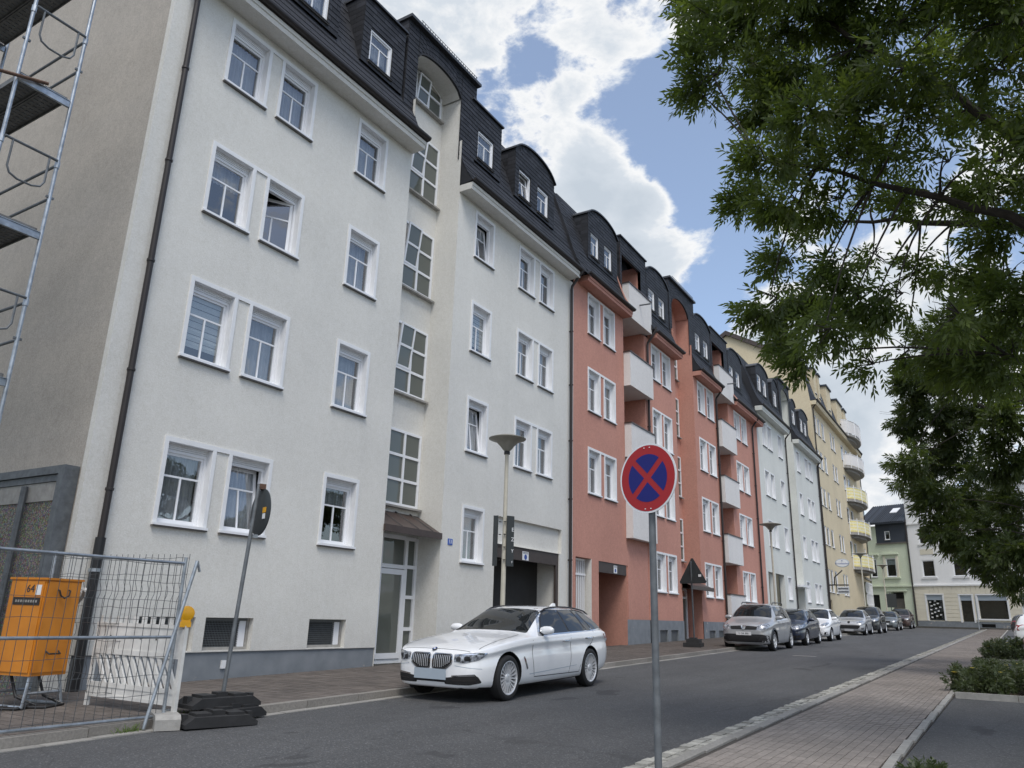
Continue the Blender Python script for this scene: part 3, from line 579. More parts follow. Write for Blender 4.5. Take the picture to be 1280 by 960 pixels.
def stair_window(par, u0, u1, z0, z1, y, cols=3, rows=3, tilt=True, glass='glass_frost', za=None):
    """grid of frosted panes in white bars with one tilted casement"""
    m = MB(); f = .065; W, H = u1-u0, z1-z0; cw, rh = (W-f)/cols, (H-f)/rows; tc_ = 1 if cols == 3 else 0
    lid = lambda u: (min(z1, za(u)-.02) if za else z1)
    w_ = None
    for k in range(cols+1):
        u = u0+k*cw; m.box(u, u+f, y-.05, y+.02, z0, min(lid(u), lid(u+f)), 'upvc')
    for k in range(rows+1):
        z = z0+k*rh
        for c in range(cols):
            if z+f <= min(lid(u0+c*cw+f), lid(u0+(c+1)*cw))+.06: m.box(u0+c*cw+f, u0+(c+1)*cw, y-.05, y+.02, z, z+f, 'upvc')
    if za:
        for c in range(cols):
            for q in range(5):
                a = u0+f+c*cw+(cw-f)*q/5; b = a+(cw-f)/5
                if min(lid(a), lid(b)) < z1-.01: m.face([(a, y-.05, lid(a)-.06), (b, y-.05, lid(b)-.06), (b, y-.05, lid(b)), (a, y-.05, lid(a))], 'upvc')
    m.box(u0-.06, u1+.08, y-.13, y, z0-.05, z0-.004, 'stone_grey')
    w_ = m.build('window', par)
    for r_ in range(rows):
        for c in range(cols):
            a, b = u0+c*cw+f, u0+(c+1)*cw; zb = z0+r_*rh+f; zt_ = z0+(r_+1)*rh
            zt_ = min(zt_, lid(a), lid(b))
            if zt_-zb < .05: continue
            if tilt and c == tc_ and r_ >= rows-2: continue
            MB().box(a, b, y-.02, y-.012, zb, zt_, glass).build('pane', w_)
    if tilt:
        a, b = u0+tc_*cw+f, u0+(tc_+1)*cw; zb = z0+(rows-2)*rh+f; zt_ = min(z1-f, lid(a)-f, lid(b)-f); h_ = zt_-zb
        Mx = Matrix.Translation((a, y-.02, zb)) @ Matrix.Rotation(R(6.5), 4, 'X'); s = MB(); g = .05; bw = b-a
        s.box(0, g, -.04, 0, 0, h_, 'upvc'); s.box(bw-g, bw, -.04, 0, 0, h_, 'upvc'); s.box(g, bw-g, -.04, 0, 0, g, 'upvc'); s.box(g, bw-g, -.04, 0, h_-g, h_, 'upvc'); s.box(g, bw-g, -.04, 0, h_/2-.03, h_/2+.03, 'upvc')
        child('sash', s.mesh('sash'), w_, Mx); child('pane', MB().box(g, bw-g, -.02, -.012, g, h_/2-.03, glass).mesh('pane'), w_, Mx); child('pane', MB().box(g, bw-g, -.02, -.012, h_/2+.03, h_-g, glass).mesh('pane'), w_, Mx)
        MB().box(a, b, y+.03, y+.04, zb, zt_, 'room_dark').build('gap_shade_sheet', w_)  # dark sheet paints the shade inside the tilted casement
    return w_
def put_slates(par, mb, singles=None):
    o = mb.build('slates', par); o['kind'] = 'stuff'
    for q, P in singles or []: child('slate', q.mesh('slate'), par, Matrix.Translation(P))
# ------------------------------------------------------------------ cream apartment house
RA = {1: (1.23, 2.69), 2: (4.06, 5.57), 3: (6.82, 8.30), 4: (9.61, 11.08)}
A = thing('apartment_building', 'cream rendered apartment house nearest the camera, with black downpipe and arched stair bay', 'building', (14, FY, -1.1), 'apartment houses along the street')
UA = {1: (7.45, 8.46), 2: (8.73, 9.72), 3: (11.06, 12.09), 4: (15.92, 16.93), 5: (18.33, 19.32), 6: (19.62, 20.59)}
wa1, wa2 = [], []
for r_ in (1, 2, 3, 4):
    for c_ in (1, 2, 3): wa1.append((*UA[c_], *RA[r_]))
    for c_ in (4, 5, 6):
        if r_ > 1 or c_ == 4: wa2.append((*UA[c_], *RA[r_]))
bw = [(7.5, 8.52, -.69, -.16), (8.72, 9.72, -.69, -.16), (11.06, 12.07, -.69, -.16)]
facade(A, 6.3, 13.0, -.71, 11.25, [hole(*q) for q in wa1]+[(*b, .22) for b in bw], 'plaster_cream')
facade(A, 6.3, 13.0, -1.6, -.71, [], 'plinth_grey', FY+.025, name='plinth')
facade(A, 15.1, 22.03, -1.6, 11.25, [hole(*q) for q in wa2]+[(17.5, 21.15, -1.6, 1.86, .1), (17.5, 21.29, 1.87, 2.6, .10)], 'plaster_cream')
m = MB(); m.box(13.0, 15.1, 12.1, 12.3, -1.6, 14.9, 'plaster_cream'); m.build('stair_wall', A)
m = MB()
for u, sg in ((13.0, 1), (15.1, -1)):
    m.face([(u, FY, -1.6), (u, 12.1, -1.6), (u, 12.1, 11.25), (u, FY, 11.25)][::-sg], 'plaster_cream')
    m.face([(u, FY+.001, 11.25), (u, 12.1, 11.25), (u, 12.1, 14.6), (u, 11.44, 14.6), (u, 11.44, 12.9), (u, FY+.001, 12.9)][::-sg], 'plaster_cream')
m.build('stair_recess_cheek', A)
# gable end
pg = [(FY+.001, -1.6), (FY+.001, 11.5), (11.3, 12.5), (11.55, 13.6), (12.0, 15.1), (17, 16.7), (23, 12), (23, -1.6)]
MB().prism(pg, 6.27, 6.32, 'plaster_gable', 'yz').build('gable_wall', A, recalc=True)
MB().box(6.255, 6.55, FY-.006, FY+.12, -1.6, 11.3, 'plaster_cream').build('corner_strip', A)
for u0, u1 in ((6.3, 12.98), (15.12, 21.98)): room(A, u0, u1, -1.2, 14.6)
st = {(2, 1): ('tilt', 'sheer'), (2, 3): ('open', None), (4, 2): ('tilt', 'sheer'), (4, 4): ('tilt', 'half')}
cv = {(1, 1): 'sheer', (1, 2): 'blind', (2, 2): 'sheer', (1, 3): 'half', (1, 4): 'sheer', (2, 4): 'sheer', (3, 1): 'half', (3, 2): 'sheer', (3, 3): 'sheer', (3, 4): 'sheer', (4, 1): 'sheer', (4, 3): 'blind', (5, 4): 'sheer', (6, 4): 'half', (5, 3): 'sheer', (6, 3): 'sheer', (5, 2): 'half', (6, 2): 'sheer'}
for r_ in (1, 2, 3, 4):
    for c_ in (1, 2, 3, 4, 5, 6):
        if r_ == 1 and c_ > 4: continue
        s_, k_ = st.get((c_, r_), ('shut', None)); k_ = k_ or cv.get((c_, r_), random.choice(['sheer', 'half', None]))
        if (c_, r_) == (2, 3): k_ = None
        window(A, *UA[c_], *RA[r_], state=s_, cover=k_, label='window with its casement swung open' if s_ == 'open' else None)
for r_ in (1, 2, 3, 4):                      # shared top band of the paired windows
    z = RA[r_][1]
    for a, b in ((1, 2), (5, 6)):
        if a == 5 and r_ == 1: continue
        MB().box(UA[a][1], UA[b][0], FY-.024, FY, z-.08, z, 'trim_white').build('window_band', A)
for k, b in enumerate(bw):
    g = MB(); u0, u1, z0, z1 = b
    g.box(u0, u0+.05, FY+.1, FY+.16, z0, z1, 'stone_grey'); g.box(u1-.05, u1, FY+.1, FY+.16, z0, z1, 'stone_grey'); g.box(u0+.05, u1-.05, FY+.1, FY+.16, z1-.05, z1, 'grille_grey'); g.box(u0+.05, u1-.05, FY+.1, FY+.16, z0, z0+.05, 'stone_grey')
    ce = MB()
    g.box(u1-.2, u1-.06, FY+.12, FY+.17, z0+.05, z1-.05, 'upvc')
    o = g.build('basement_window', A); q = MB()
    for i in range(24): x = u0+.06+i*(u1-.2-u0-.08)/23; q.box(x-.004, x+.004, FY+.13, FY+.138, z0+.05, z1-.05, 'grille_grey')
    for i in range(12): z = z0+.06+i*(z1-z0-.12)/11; q.box(u0+.05, u1-.2, FY+.128, FY+.134, z-.004, z+.004, 'grille_grey')
    q.build('grille', o); MB().box(u0, u1, FY+.2, FY+.22, z0, z1, 'room_dark').build('gap_shade_sheet', o)  # the sheet behind the bars has the basement shade in its colour
for z0 in (2.46, 5.24, 8.06, 10.86): stair_window(A, 13.12, 15.0, z0, z0+1.86, 12.1, tilt=z0 > 3)
# entrance: glazed door with top lights and side lights, canopy over it
d = MB(); y = 12.1
for u in (13.05, 13.72, 14.63): d.box(u, u+.1, y-.07, y+.02, -1.10, 1.75, 'upvc')
d.box(15.02, 15.1, y-.07, y+.02, -1.10, 1.75, 'upvc')
for z in (-1.10, 1.0, 1.68): d.box(13.15, 13.72, y-.068, y+.02, z, z+.09, 'upvc'); d.box(13.82, 14.63, y-.068, y+.02, z, z+.09, 'upvc')
for z in (-1.10, -.40, .32, 1.02, 1.68): d.box(14.73, 15.02, y-.066, y+.02, z, z+.08, 'upvc')
door = d.build('entrance_door', A)
for a, b, c, e in ((13.15, 13.72, 1.09, 1.68), (13.82, 14.63, 1.09, 1.68), (14.73, 15.02, 1.1, 1.68), (14.73, 15.02, .4, 1.02), (14.73, 15.02, -.32, .32), (14.73, 15.02, -1.02, -.4)): MB().box(a, b, y-.02, y-.012, c, e, 'glass_frost').build('pane', door)
l_ = MB(); l_.box(13.16, 13.24, y-.09, y-.03, -1.0, .98, 'upvc'); l_.box(14.53, 14.62, y-.09, y-.03, -1.0, .98, 'upvc'); l_.box(13.24, 14.53, y-.09, y-.03, -1.0, -.88, 'upvc'); l_.box(13.24, 14.53, y-.09, y-.03, .86, .98, 'upvc'); l_.box(13.24, 14.53, y-.06, y-.05, -.88, .86, 'glass_frost'); l_.build('door_leaf', door)
MB().tube([(13.66, y-.10, -.38), (13.66, y-.17, -.38), (13.66, y-.17, .02), (13.66, y-.10, .02)], .02, 'upvc', 8).build('door_handle', door, smooth=True)
ca = MB(); pts = [(13.01, 11.33, 1.86), (15.08, 11.33, 1.86), (15.08, 12.09, 2.30), (13.01, 12.09, 2.30)]
ca.face(pts, 'brown_metal'); ca.face([(p[0], p[1], p[2]-.14) for p in pts][::-1], 'trim_white'); ca.box(12.98, 15.06, 11.28, 11.34, 1.72, 1.87, 'brown_metal')
for u in (13.6, 14.2, 14.75): ca.face([(u, 11.335, 1.868), (u+.03, 11.335, 1.895), (u+.03, 12.09, 2.335), (u, 12.09, 2.305)], 'gutter_dark')
ca.build('canopy', A)
# drive-through: brown lintel board, right reveal, dark gate at the back
g = MB(); g.box(17.5, 21.0, FY+.03, FY+.10, 1.51, 1.86, 'brown_board'); g.box(21.0, 21.15, FY+.03, FY+.10, -1.0, 1.86, 'brown_board'); g.build('lintel_board', A)
g = MB(); yb = 12.78
g.face([(17.5, FY+.1, -1.1), (17.5, yb, -1.1), (17.5, yb, 1.86), (17.5, FY+.1, 1.86)], 'plaster_cream'); g.face([(21.12, FY+.1, -1.1), (21.12, FY+.1, 1.86), (21.12, yb, 1.86), (21.12, yb, -1.1)], 'plaster_cream'); g.build('passage_wall', A)
MB().face([(17.5, FY+.1, 1.855), (17.5, yb, 1.855), (21.12, yb, 1.855), (21.12, FY+.1, 1.855)], 'plaster_cream').build('passage_ceiling', A); MB().face([(17.5, yb, -1.1), (21.12, yb, -1.1), (21.12, yb, 1.86), (17.5, yb, 1.86)], 'pipe_black').build('passage_back', A)  # black back sheet ends the passage short, its deep shade painted in
MB().face([(17.5, FY, -1.02), (21.12, FY, -1.0), (21.12, yb, -1.0), (17.5, yb, -1.02)], 'joint_grey').build('passage_floor', A); MB().face([(17.5, FY+.1, 1.87), (21.29, FY+.1, 1.87), (21.29, FY+.1, 2.6), (17.5, FY+.1, 2.6)], 'plaster_cream').build('lintel_panel', A)
g = MB()
for k in range(26): u = 18.4+k*.105; g.box(u, u+.035, 12.62, 12.65, -1.0, .85, 'gutter_dark')
g.box(18.4, 21.1, 12.61, 12.66, .85, .9, 'gutter_dark'); g.build('gate_grille', A); g = MB()
for k in range(8): u = 17.52+k*.11; g.box(u, u+.10, 12.5, 12.53, -1.0, .55, 'lamp_cream')
g.build('gate_leaf', A)
pipe(A, 6.62, 11.6, .85); m = MB(); m.tube([(6.62, FY-.09, .95), (6.62, FY-.09, -1.25)], .075, 'pipe_black', 12); m.lathe([(.076, .45), (.09, .455), (.09, .5), (.076, .505)], 'galvanised', 12, org=(6.62, FY-.09, 0)); m.build('downpipe_boot', A, smooth=True)
pipe(A, 21.72, 11.6, -1.0)
eave(A, 6.3, 13.03, 11.25, 11.51, 'plaster_cream'); eave(A, 15.115, 21.75, 11.25, 11.51, 'plaster_cream')
sm = MB(); singles = []
def skA(P):      # slates in front of dormers are not laid
    return any(a < P.x < b and P.z > 12.75 for a, b in ((7.1, 10.25), (10.85, 12.62), (15.55, 17.35), (18.0, 20.75))) or P.z < 11.4
mansard(A, 6.3, 13.05, 11.51, sm, skA, singles); mansard(A, 15.12, 22.1, 11.51, sm, skA)
dz = (12.83, 13.86)
dormer(A, 7.15, 10.2, 12.72, 14.55, [(7.5, 8.4, *dz), (8.95, 9.88, *dz)], sm, .55)
dormer(A, 10.98, 12.52, 12.72, 14.62, [(11.22, 12.1, *dz)], sm)
dormer(A, 15.65, 17.25, 12.72, 14.64, [(15.96, 16.86, *dz)], sm)
dormer(A, 18.1, 20.68, 12.72, 14.45, [(18.32, 19.1, *dz), (19.5, 20.3, *dz)], sm, .55, covers=['tilt', 'shut'])
za = arch_bay(A, 12.62, 15.82, 13.08, 15.06, 12.3, 14.30, .42, 15.2, 12.1, 'plaster_cream', sm, guard=True)
stair_window(A, 13.2, 14.96, 13.66, 14.75, 12.1, rows=2, za=za)
put_slates(A, sm, singles)
m = MB()                                       # slated fire-wall strip towards the pink house
for (ya, ha), (yb, hb) in zip(PROF[:-1], PROF[1:]):
    V = Vector((0, yb-ya, hb-ha)); slates_on(m, (21.95, ya-.09, 11.53+ha), (1,0,0), V, .5, V.length, 'slate', .5, .16)
    m.face([(21.95, ya-.09, 11.53+ha), (21.95, yb-.09, 11.53+hb), (21.95, yb+.3, 11.53+hb), (21.95, ya+.3, 11.53+ha)], 'slate')
o = m.build('fire_wall_slates', A); o['kind'] = 'stuff'
# small fixed signs
n_ = solo('house_number', MB().box(0, .19, -.012, 0, 0, .15, 'plate_blue'), 'small blue house number plate beside the ground floor window of the cream house', 'house number', (15.38, FY-.001, 1.63))
child('lettering', text_mesh('53', .13, 'sign_white'), n_, Matrix.Translation((15.475, FY-.015, 1.705)) @ FACE_Y)
def notice(u, z, w_, h_, label, y=FY+.028):
    o = solo('notice', MB().box(0, w_, -.006, 0, 0, h_, 'sign_white'), label, 'notice', (u, y, z), 'white notices over the garage entries')
    q = MB(); q.box(.08*w_, .92*w_, -.009, -.006, .86*h_, .92*h_, 'print_dark'); q.box(.08*w_, .92*w_, -.009, -.006, .74*h_, .78*h_, 'print_dark'); q.lathe([(0, -.010), (.22*w_, -.010), (.22*w_, -.006)], 'print_blue', 16, 'y', (w_/2, 0, .36*h_)); q.build('print', o, T(u, y, z))
notice(19.0, 1.53, .34, .24, 'white notice sheet on the brown board over the drive-through of the cream house')

# ------------------------------------------------------------------ pink apartment house
RP = {1: (1.03, 2.61), 2: (4.0, 5.62), 3: (6.88, 8.5), 4: (9.74, 11.34)}
P_ = thing('apartment_building', 'salmon pink apartment house with white balconies and grey plinth', 'building', (34, FY, -.9), 'apartment houses along the street')
UP = {7: (23.13, 24.15), 8: (24.43, 25.47), 9: (29.2, 30.22), 10: (30.47, 31.5), 11: (35.22, 36.3), 12: (36.65, 37.76), 13: (41.45, 42.55), 14: (42.85, 43.95)}
def pcol(cs, rows): return [(*UP[c], *RP[r_]) for c in cs for r_ in rows]
segs = [(22.03, 26.3, pcol((7, 8), (2, 3, 4)), [(22.25, 23.4, -1.2, 1.88, .5), (23.95, 26.4, -1.2, 1.86, .12)]), (28.45, 32.1, pcol((9, 10), (1, 2, 3, 4)), [(29.35, 30.2, -.86, -.36, .15), (30.55, 31.4, -.86, -.36, .15)]),
        (34.65, 38.1, pcol((11, 12), (1, 2, 3, 4)), [(35.4, 36.28, -.8, -.38, .15), (36.8, 37.66, -.8, -.38, .15)]), (40.4, 46.4, pcol((13, 14), (1, 2, 3, 4)), [(41.6, 42.4, -.7, -.3, .15)])]
for u0, u1, ws, hs in segs:
    low = 0.0 if u0 > 27 else -1.3
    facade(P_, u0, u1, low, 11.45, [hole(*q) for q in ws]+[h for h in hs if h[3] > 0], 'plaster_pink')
    if low == 0: facade(P_, u0, u1, -1.3, 0.0, [h for h in hs if h[3] < 0], 'plinth_grey', FY-.03, name='plinth'); MB().face([(u0, FY-.03, 0), (u1, FY-.03, 0), (u1, FY, 0), (u0, FY, 0)], 'plinth_grey').build('plinth_top', P_)
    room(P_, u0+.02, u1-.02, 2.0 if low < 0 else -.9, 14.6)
    for q in ws: window(P_, *q, cover=random.choice(['sheer', 'sheer', None, 'half']))
    for h in hs:
        if h[3] < 0: MB().box(h[0], h[1], FY+.03, FY+.05, h[2], h[3], 'grille_grey').build('basement_grille', P_)
for a, b in ((7, 8), (9, 10), (11, 12), (13, 14)):
    for r_ in (1, 2, 3, 4):
        if a == 7 and r_ == 1: continue
        z = RP[r_][1]; MB().box(UP[a][1], UP[b][0], FY-.024, FY, z-.08, z, 'trim_white').build('window_band', P_)
# loggias: recessed wall, cheeks; pink wall below the first of them
for u0, u1 in ((26.3, 28.45), (38.1, 40.4)):
    m = MB()
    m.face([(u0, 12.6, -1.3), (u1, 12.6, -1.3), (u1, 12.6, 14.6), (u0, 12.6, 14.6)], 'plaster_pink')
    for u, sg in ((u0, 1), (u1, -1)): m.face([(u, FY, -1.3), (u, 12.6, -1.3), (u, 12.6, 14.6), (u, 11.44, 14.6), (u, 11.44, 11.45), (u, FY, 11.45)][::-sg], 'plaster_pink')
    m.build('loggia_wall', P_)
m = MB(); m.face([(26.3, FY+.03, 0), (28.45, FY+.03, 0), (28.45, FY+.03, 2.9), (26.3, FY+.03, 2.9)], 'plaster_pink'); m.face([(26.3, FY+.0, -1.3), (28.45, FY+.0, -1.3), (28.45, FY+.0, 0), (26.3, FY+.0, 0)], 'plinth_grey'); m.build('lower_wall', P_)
for u0, u1 in ((26.7, 28.1), (38.5, 40.0)):
    for z in (3.2, 6.0, 8.85, 11.75): window(P_, u0, u1, z, z+2.1, y=12.56, style='plain', cover='sheer')
def balcony(par, u0, u1, z0, z1, ub, deep=12.58, yf=11.07):
    m = MB(); m.box(u0, u1, yf, yf+.12, z0, z1, 'plaster_balcony'); m.box(u0, u0+.12, yf+.12, FY-.004, z0, z1, 'plaster_balcony'); m.box(u1-.12, u1, yf+.12, FY-.004, z0, z1, 'plaster_balcony')
    m.box(u0+.02, u1-.02, yf+.12, deep, z0+.01, z0+.2, 'plaster_balcony'); o = m.build('balcony', par)
    c = MB(); c.box(u0-.03, u1+.03, yf-.03, yf+.15, z1, z1+.05, 'brown_metal'); c.box(u0-.03, u0+.15, yf+.15, FY-.004, z1, z1+.05, 'brown_metal'); c.box(u1-.15, u1+.03, yf+.15, FY-.004, z1, z1+.05, 'brown_metal'); c.build('coping', o)
for z0, z1 in ((2.84, 4.22), (5.85, 7.13), (8.64, 10.0), (11.5, 12.93)): balcony(P_, 26.3, 28.68, z0, z1, 0)
for z0, z1 in ((-.25, 1.28), (2.80, 4.16), (5.74, 7.08), (8.6, 10.0), (11.46, 12.95)): balcony(P_, 38.15, 40.75, z0, z1, 0)
for u, z in ((27.4, 12.35), (39.6, 12.3)): MB().tube([(u, 11.08, z), (u, 10.6, z-.02)], .035, 'galvanised_dull', 8).build('water_spout', P_)
# stair recess
MB().box(32.1, 34.65, 12.1, 12.3, -1.3, 15, 'plaster_pink').build('stair_wall', P_)
m = MB()
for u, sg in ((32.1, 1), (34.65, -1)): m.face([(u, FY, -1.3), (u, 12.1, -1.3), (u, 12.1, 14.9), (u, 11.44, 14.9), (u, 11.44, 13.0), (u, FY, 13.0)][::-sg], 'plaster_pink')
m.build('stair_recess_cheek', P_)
for z0 in (2.6, 5.5, 8.35, 11.2): stair_window(P_, 32.3, 34.5, z0, z0+1.9, 12.1, tilt=False)
d = MB()
for u in (32.3, 33.2, 34.45): d.box(u, u+.09, 12.0, 12.1, -.95, 1.35, 'upvc')
for z in (-.95, .95, 1.3): d.box(32.39, 34.45, 12.0, 12.1, z, z+.09, 'upvc')
door = d.build('entrance_door', P_); MB().box(32.39, 33.2, 12.05, 12.06, -.86, .95, 'glass_frost').build('pane', door); MB().box(33.29, 34.45, 12.05, 12.06, -.86, .95, 'glass_frost').build('pane', door)
ca = MB(); ca.face([(31.95, 10.9, 1.42), (34.9, 10.9, 1.42), (34.7, 12.09, 1.95), (32.05, 12.09, 1.95)], 'brown_metal'); ca.box(31.95, 34.9, 10.86, 10.93, 1.28, 1.44, 'brown_metal'); ca.face([(31.95, 10.9, 1.3), (32.05, 12.09, 1.4), (34.7, 12.09, 1.4), (34.9, 10.9, 1.3)], 'brown_metal'); ca.build('canopy', P_)
# barred gate and garage entry
g = MB()
for k in range(8): u = 22.3+k*.13; g.box(u, u+.035, FY+.18, FY+.215, -1.2, 1.86, 'upvc')
for z in (-.9, 1.33, 1.8): g.box(22.25, 23.3, FY+.17, FY+.225, z, z+.06, 'upvc')
g.build('gate_grille', P_); MB().box(22.25, 23.42, FY+.6, FY+.62, -1.2, 1.9, 'joint_grey').build('gate_back_wall', P_)
MB().box(23.37, 23.397, FY-.004, FY+.49, -1.2, 1.875, 'plaster_cream').build('gate_reveal', P_)
g = MB(); g.box(23.95, 26.3, FY+.02, FY+.12, 1.50, 1.86, 'brown_board'); g.build('lintel_board', P_)
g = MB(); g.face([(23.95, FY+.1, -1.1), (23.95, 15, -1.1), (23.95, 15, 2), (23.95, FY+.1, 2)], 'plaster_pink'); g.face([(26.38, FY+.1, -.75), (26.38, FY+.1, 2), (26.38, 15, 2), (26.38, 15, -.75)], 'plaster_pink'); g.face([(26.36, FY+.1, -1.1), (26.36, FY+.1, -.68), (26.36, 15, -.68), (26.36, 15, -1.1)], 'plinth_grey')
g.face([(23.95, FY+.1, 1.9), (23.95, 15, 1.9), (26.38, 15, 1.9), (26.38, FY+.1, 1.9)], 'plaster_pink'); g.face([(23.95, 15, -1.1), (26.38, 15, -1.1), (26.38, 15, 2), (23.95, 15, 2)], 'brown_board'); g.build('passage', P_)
notice(25.2, 1.53, .28, .26, 'white notice over the garage entry of the salmon pink house', FY+.018)
pipe(P_, 28.62, 11.75, 2.9); pipe(P_, 38.02, 11.75, -.8); pipe(P_, 45.0, 11.75, -.8)
for u0, u1 in ((22.35, 26.3), (28.9, 32.1), (34.67, 38.1), (40.75, 46.4)): eave(P_, u0, u1, 11.42, 11.69, 'plaster_pink')
sm = MB(); zm = 12.9
for u0, u1 in ((22.4, 26.32), (28.6, 32.1), (34.68, 38.07), (40.6, 46.5)): mansard(P_, u0, u1, 11.69, sm)
pz = (13.0, 14.05)
dormer(P_, 23.35, 26.0, 12.85, 14.7, [(23.55, 24.3, *pz), (24.75, 25.5, *pz)], sm, .5)
dormer(P_, 29.1, 31.75, 12.85, 14.75, [(29.3, 30.1, *pz), (30.5, 31.3, *pz)], sm, .5)
dormer(P_, 35.3, 38.0, 12.85, 14.75, [(35.5, 36.3, *pz), (36.8, 37.6, *pz)], sm, .5)
dormer(P_, 41.2, 44.0, 12.85, 14.75, [(41.4, 42.2, *pz), (42.7, 43.5, *pz)], sm, .5)
dormer(P_, 26.3, 29.05, 11.8, 15.1, [], sm, 0, hole_=(26.45, 28.45, 11.9, 14.35)); dormer(P_, 38.1, 41.1, 11.8, 15.15, [], sm, 0, hole_=(38.3, 40.4, 11.9, 14.4))
for u in (26.31, 40.72): MB().tube([(u, y-.03, 11.69+h) for y, h in PROF[:-1]], .04, 'copper_pink', 6).build('verge_trim', P_)
zb_ = arch_bay(P_, 31.9, 35.45, 32.25, 34.6, 12.5, 14.35, .6, 15.5, 12.1, 'plaster_pink', sm, guard=True)
put_slates(P_, sm)

# ------------------------------------------------------------------ two pale houses
RW = {1: (1.43, 2.9), 2: (4.42, 6.03), 3: (7.47, 9.1), 4: (10.58, 12.18)}
def pale(label, u0, u1, cols1, cols, garages, ue):
    B = thing('apartment_building', label, 'building', ((u0+u1)/2, FY, -.4), 'apartment houses along the street')
    ws = [(*c, *RW[r_]) for c in cols for r_ in (2, 3, 4)]+[(*c, *RW[1]) for c in cols1]
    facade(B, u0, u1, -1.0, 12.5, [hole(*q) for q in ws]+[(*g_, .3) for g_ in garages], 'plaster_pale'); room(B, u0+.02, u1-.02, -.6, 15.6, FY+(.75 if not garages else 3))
    for q in ws: window(B, *q, cover=random.choice(['sheer', None, 'half']))
    eave(B, u0, ue, 12.5, 12.85, 'plaster_pale'); return B
W1 = pale('pale grey-white apartment house with two garage openings next to the pink house', 46.4, 53.9, [(51.75, 52.85)], [(47.65, 48.75), (49.0, 50.1), (51.75, 52.9)], [(46.9, 48.35, -.9, 2.9), (48.65, 50.9, -.9, 2.9)], 53.7)
W2 = pale('pale grey-white apartment house between the garage house and the yellow house', 56.6, 65.0, [(57.4, 58.5), (60.2, 61.4), (61.7, 62.8)], [(57.35, 58.45), (60.2, 61.4), (61.65, 62.8)], [], 65.0)
MB().box(53.9, 56.6, 12.2, 12.4, -1, 16.4, 'plaster_pale').build('stair_wall', W1); m = MB()
for u, sg in ((53.9, 1), (56.6, -1)): m.face([(u, FY, -1), (u, 12.2, -1), (u, 12.2, 16), (u, 11.44, 16), (u, 11.44, 12.6), (u, FY, 12.6)][::-sg], 'plaster_pale')
m.build('stair_recess_cheek', W1)
for z0 in (3.2, 6.2, 9.3, 12.3): stair_window(W1, 54.2, 56.3, z0, z0+1.8, 12.2, tilt=False)
MB().box(54.0, 56.7, 10.9, 12.2, 2.35, 2.5, 'upvc').build('canopy', W1)
for B, u in ((W1, 53.75), (W2, 64.75)): pipe(B, u, 12.85, -.5)
for B, segs_, dms, bay in ((W1, [(46.5, 53.86)], [((47.45, 50.5), 2), ((51.5, 53.1), 1)], (53.7, 56.95, 54.2, 56.5)), (W2, [(56.64, 65.0)], [((57.1, 58.8), 1), ((60.0, 63.2), 2)], None)):
    sm = MB()
    for a, b in segs_: mansard(B, a, b, 12.85, sm)
    for (a, b), n in dms:
        ws = [(a+.25+k*1.4, a+1.15+k*1.4, 14.1, 15.3) for k in range(n)] if n == 2 else [(a+.35, b-.35, 14.1, 15.3)]
        dormer(B, a, b, 13.9, 15.7, ws, sm, .5)
    if bay: arch_bay(B, *bay, 13.3, 15.7, .5, 16.6, 12.2, 'plaster_pale', sm)
    put_slates(B, sm)

# ------------------------------------------------------------------ yellow house
Y_ = thing('apartment_building', 'tall yellow apartment house with curved balconies and high gable wall', 'building', (77, FY, -.2), 'apartment houses along the street')
RY = [(2.45, 4.3), (6.15, 7.7), (9.28, 10.85), (12.4, 13.95), (15.3, 16.9)]
UY = [(65.7, 66.85), (67.1, 68.3), (69.0, 70.2), (72.9, 74.05), (74.3, 75.4), (78.6, 80.2), (81.0, 82.6), (87.6, 88.6)]
ws = [(*c, *r_) for c in UY for r_ in RY if not (r_ == RY[0] and c in UY[5:])]
facade(Y_, 65.0, 89.6, -.8, 17.5, [hole(*q, 'plain') for q in ws]+[(65.3, 66.6, -.8, 1.9, .2)], 'plaster_yellow'); room(Y_, 65.02, 89.5, -.5, 21)
for q in ws: window(Y_, *q, style='plain', cover=random.choice(['sheer', 'half', 'sheer', None]))
MB().prism([(FY+.001, -1), (FY+.001, 17.6), (11.5, 19.0), (12.0, 21.3), (18, 24.75), (24.6, 20.5), (24.6, -1)], 64.96, 65.02, 'plaster_yellow', 'yz').build('gable_wall', Y_, recalc=True)
MB().prism([(FY, 0), (24.6, 0), (24.6, 20.4), (18, 24.5), (12.1, 21)], 89.55, 89.6, 'plaster_yellow', 'yz').build('end_wall', Y_, recalc=True)
m = MB(); v = [(12.0, 21.25), (18, 24.72), (18, 25.12), (11.85, 21.6)]; m.prism(v, 64.7, 89.7, 'brown_metal', 'yz'); v = [(18, 24.72), (24.8, 20.4), (24.8, 20.8), (18, 25.12)]; m.prism(v, 64.7, 89.7, 'brown_metal', 'yz'); m.build('roof', Y_, recalc=True)
pr = [(10.95, 17.9), (11.2, 18.4), (11.45, 19.4), (12.0, 21.5)]
MB().prism(pr+[(13.5, 21.5), (13.5, 17.6)], 64.97, 89.6, 'slate_blue', 'yz').build('mansard', Y_, recalc=True)
m = MB()
for (ya, za_), (yb, zb) in zip(pr[:-1], pr[1:]):
    V = Vector((0, yb-ya, zb-za_)); slates_on(m, (65.0, ya, za_), (1,0,0), V, 24.5, V.length, 'slate_blue', .4, .25)
put_slates(Y_, m)
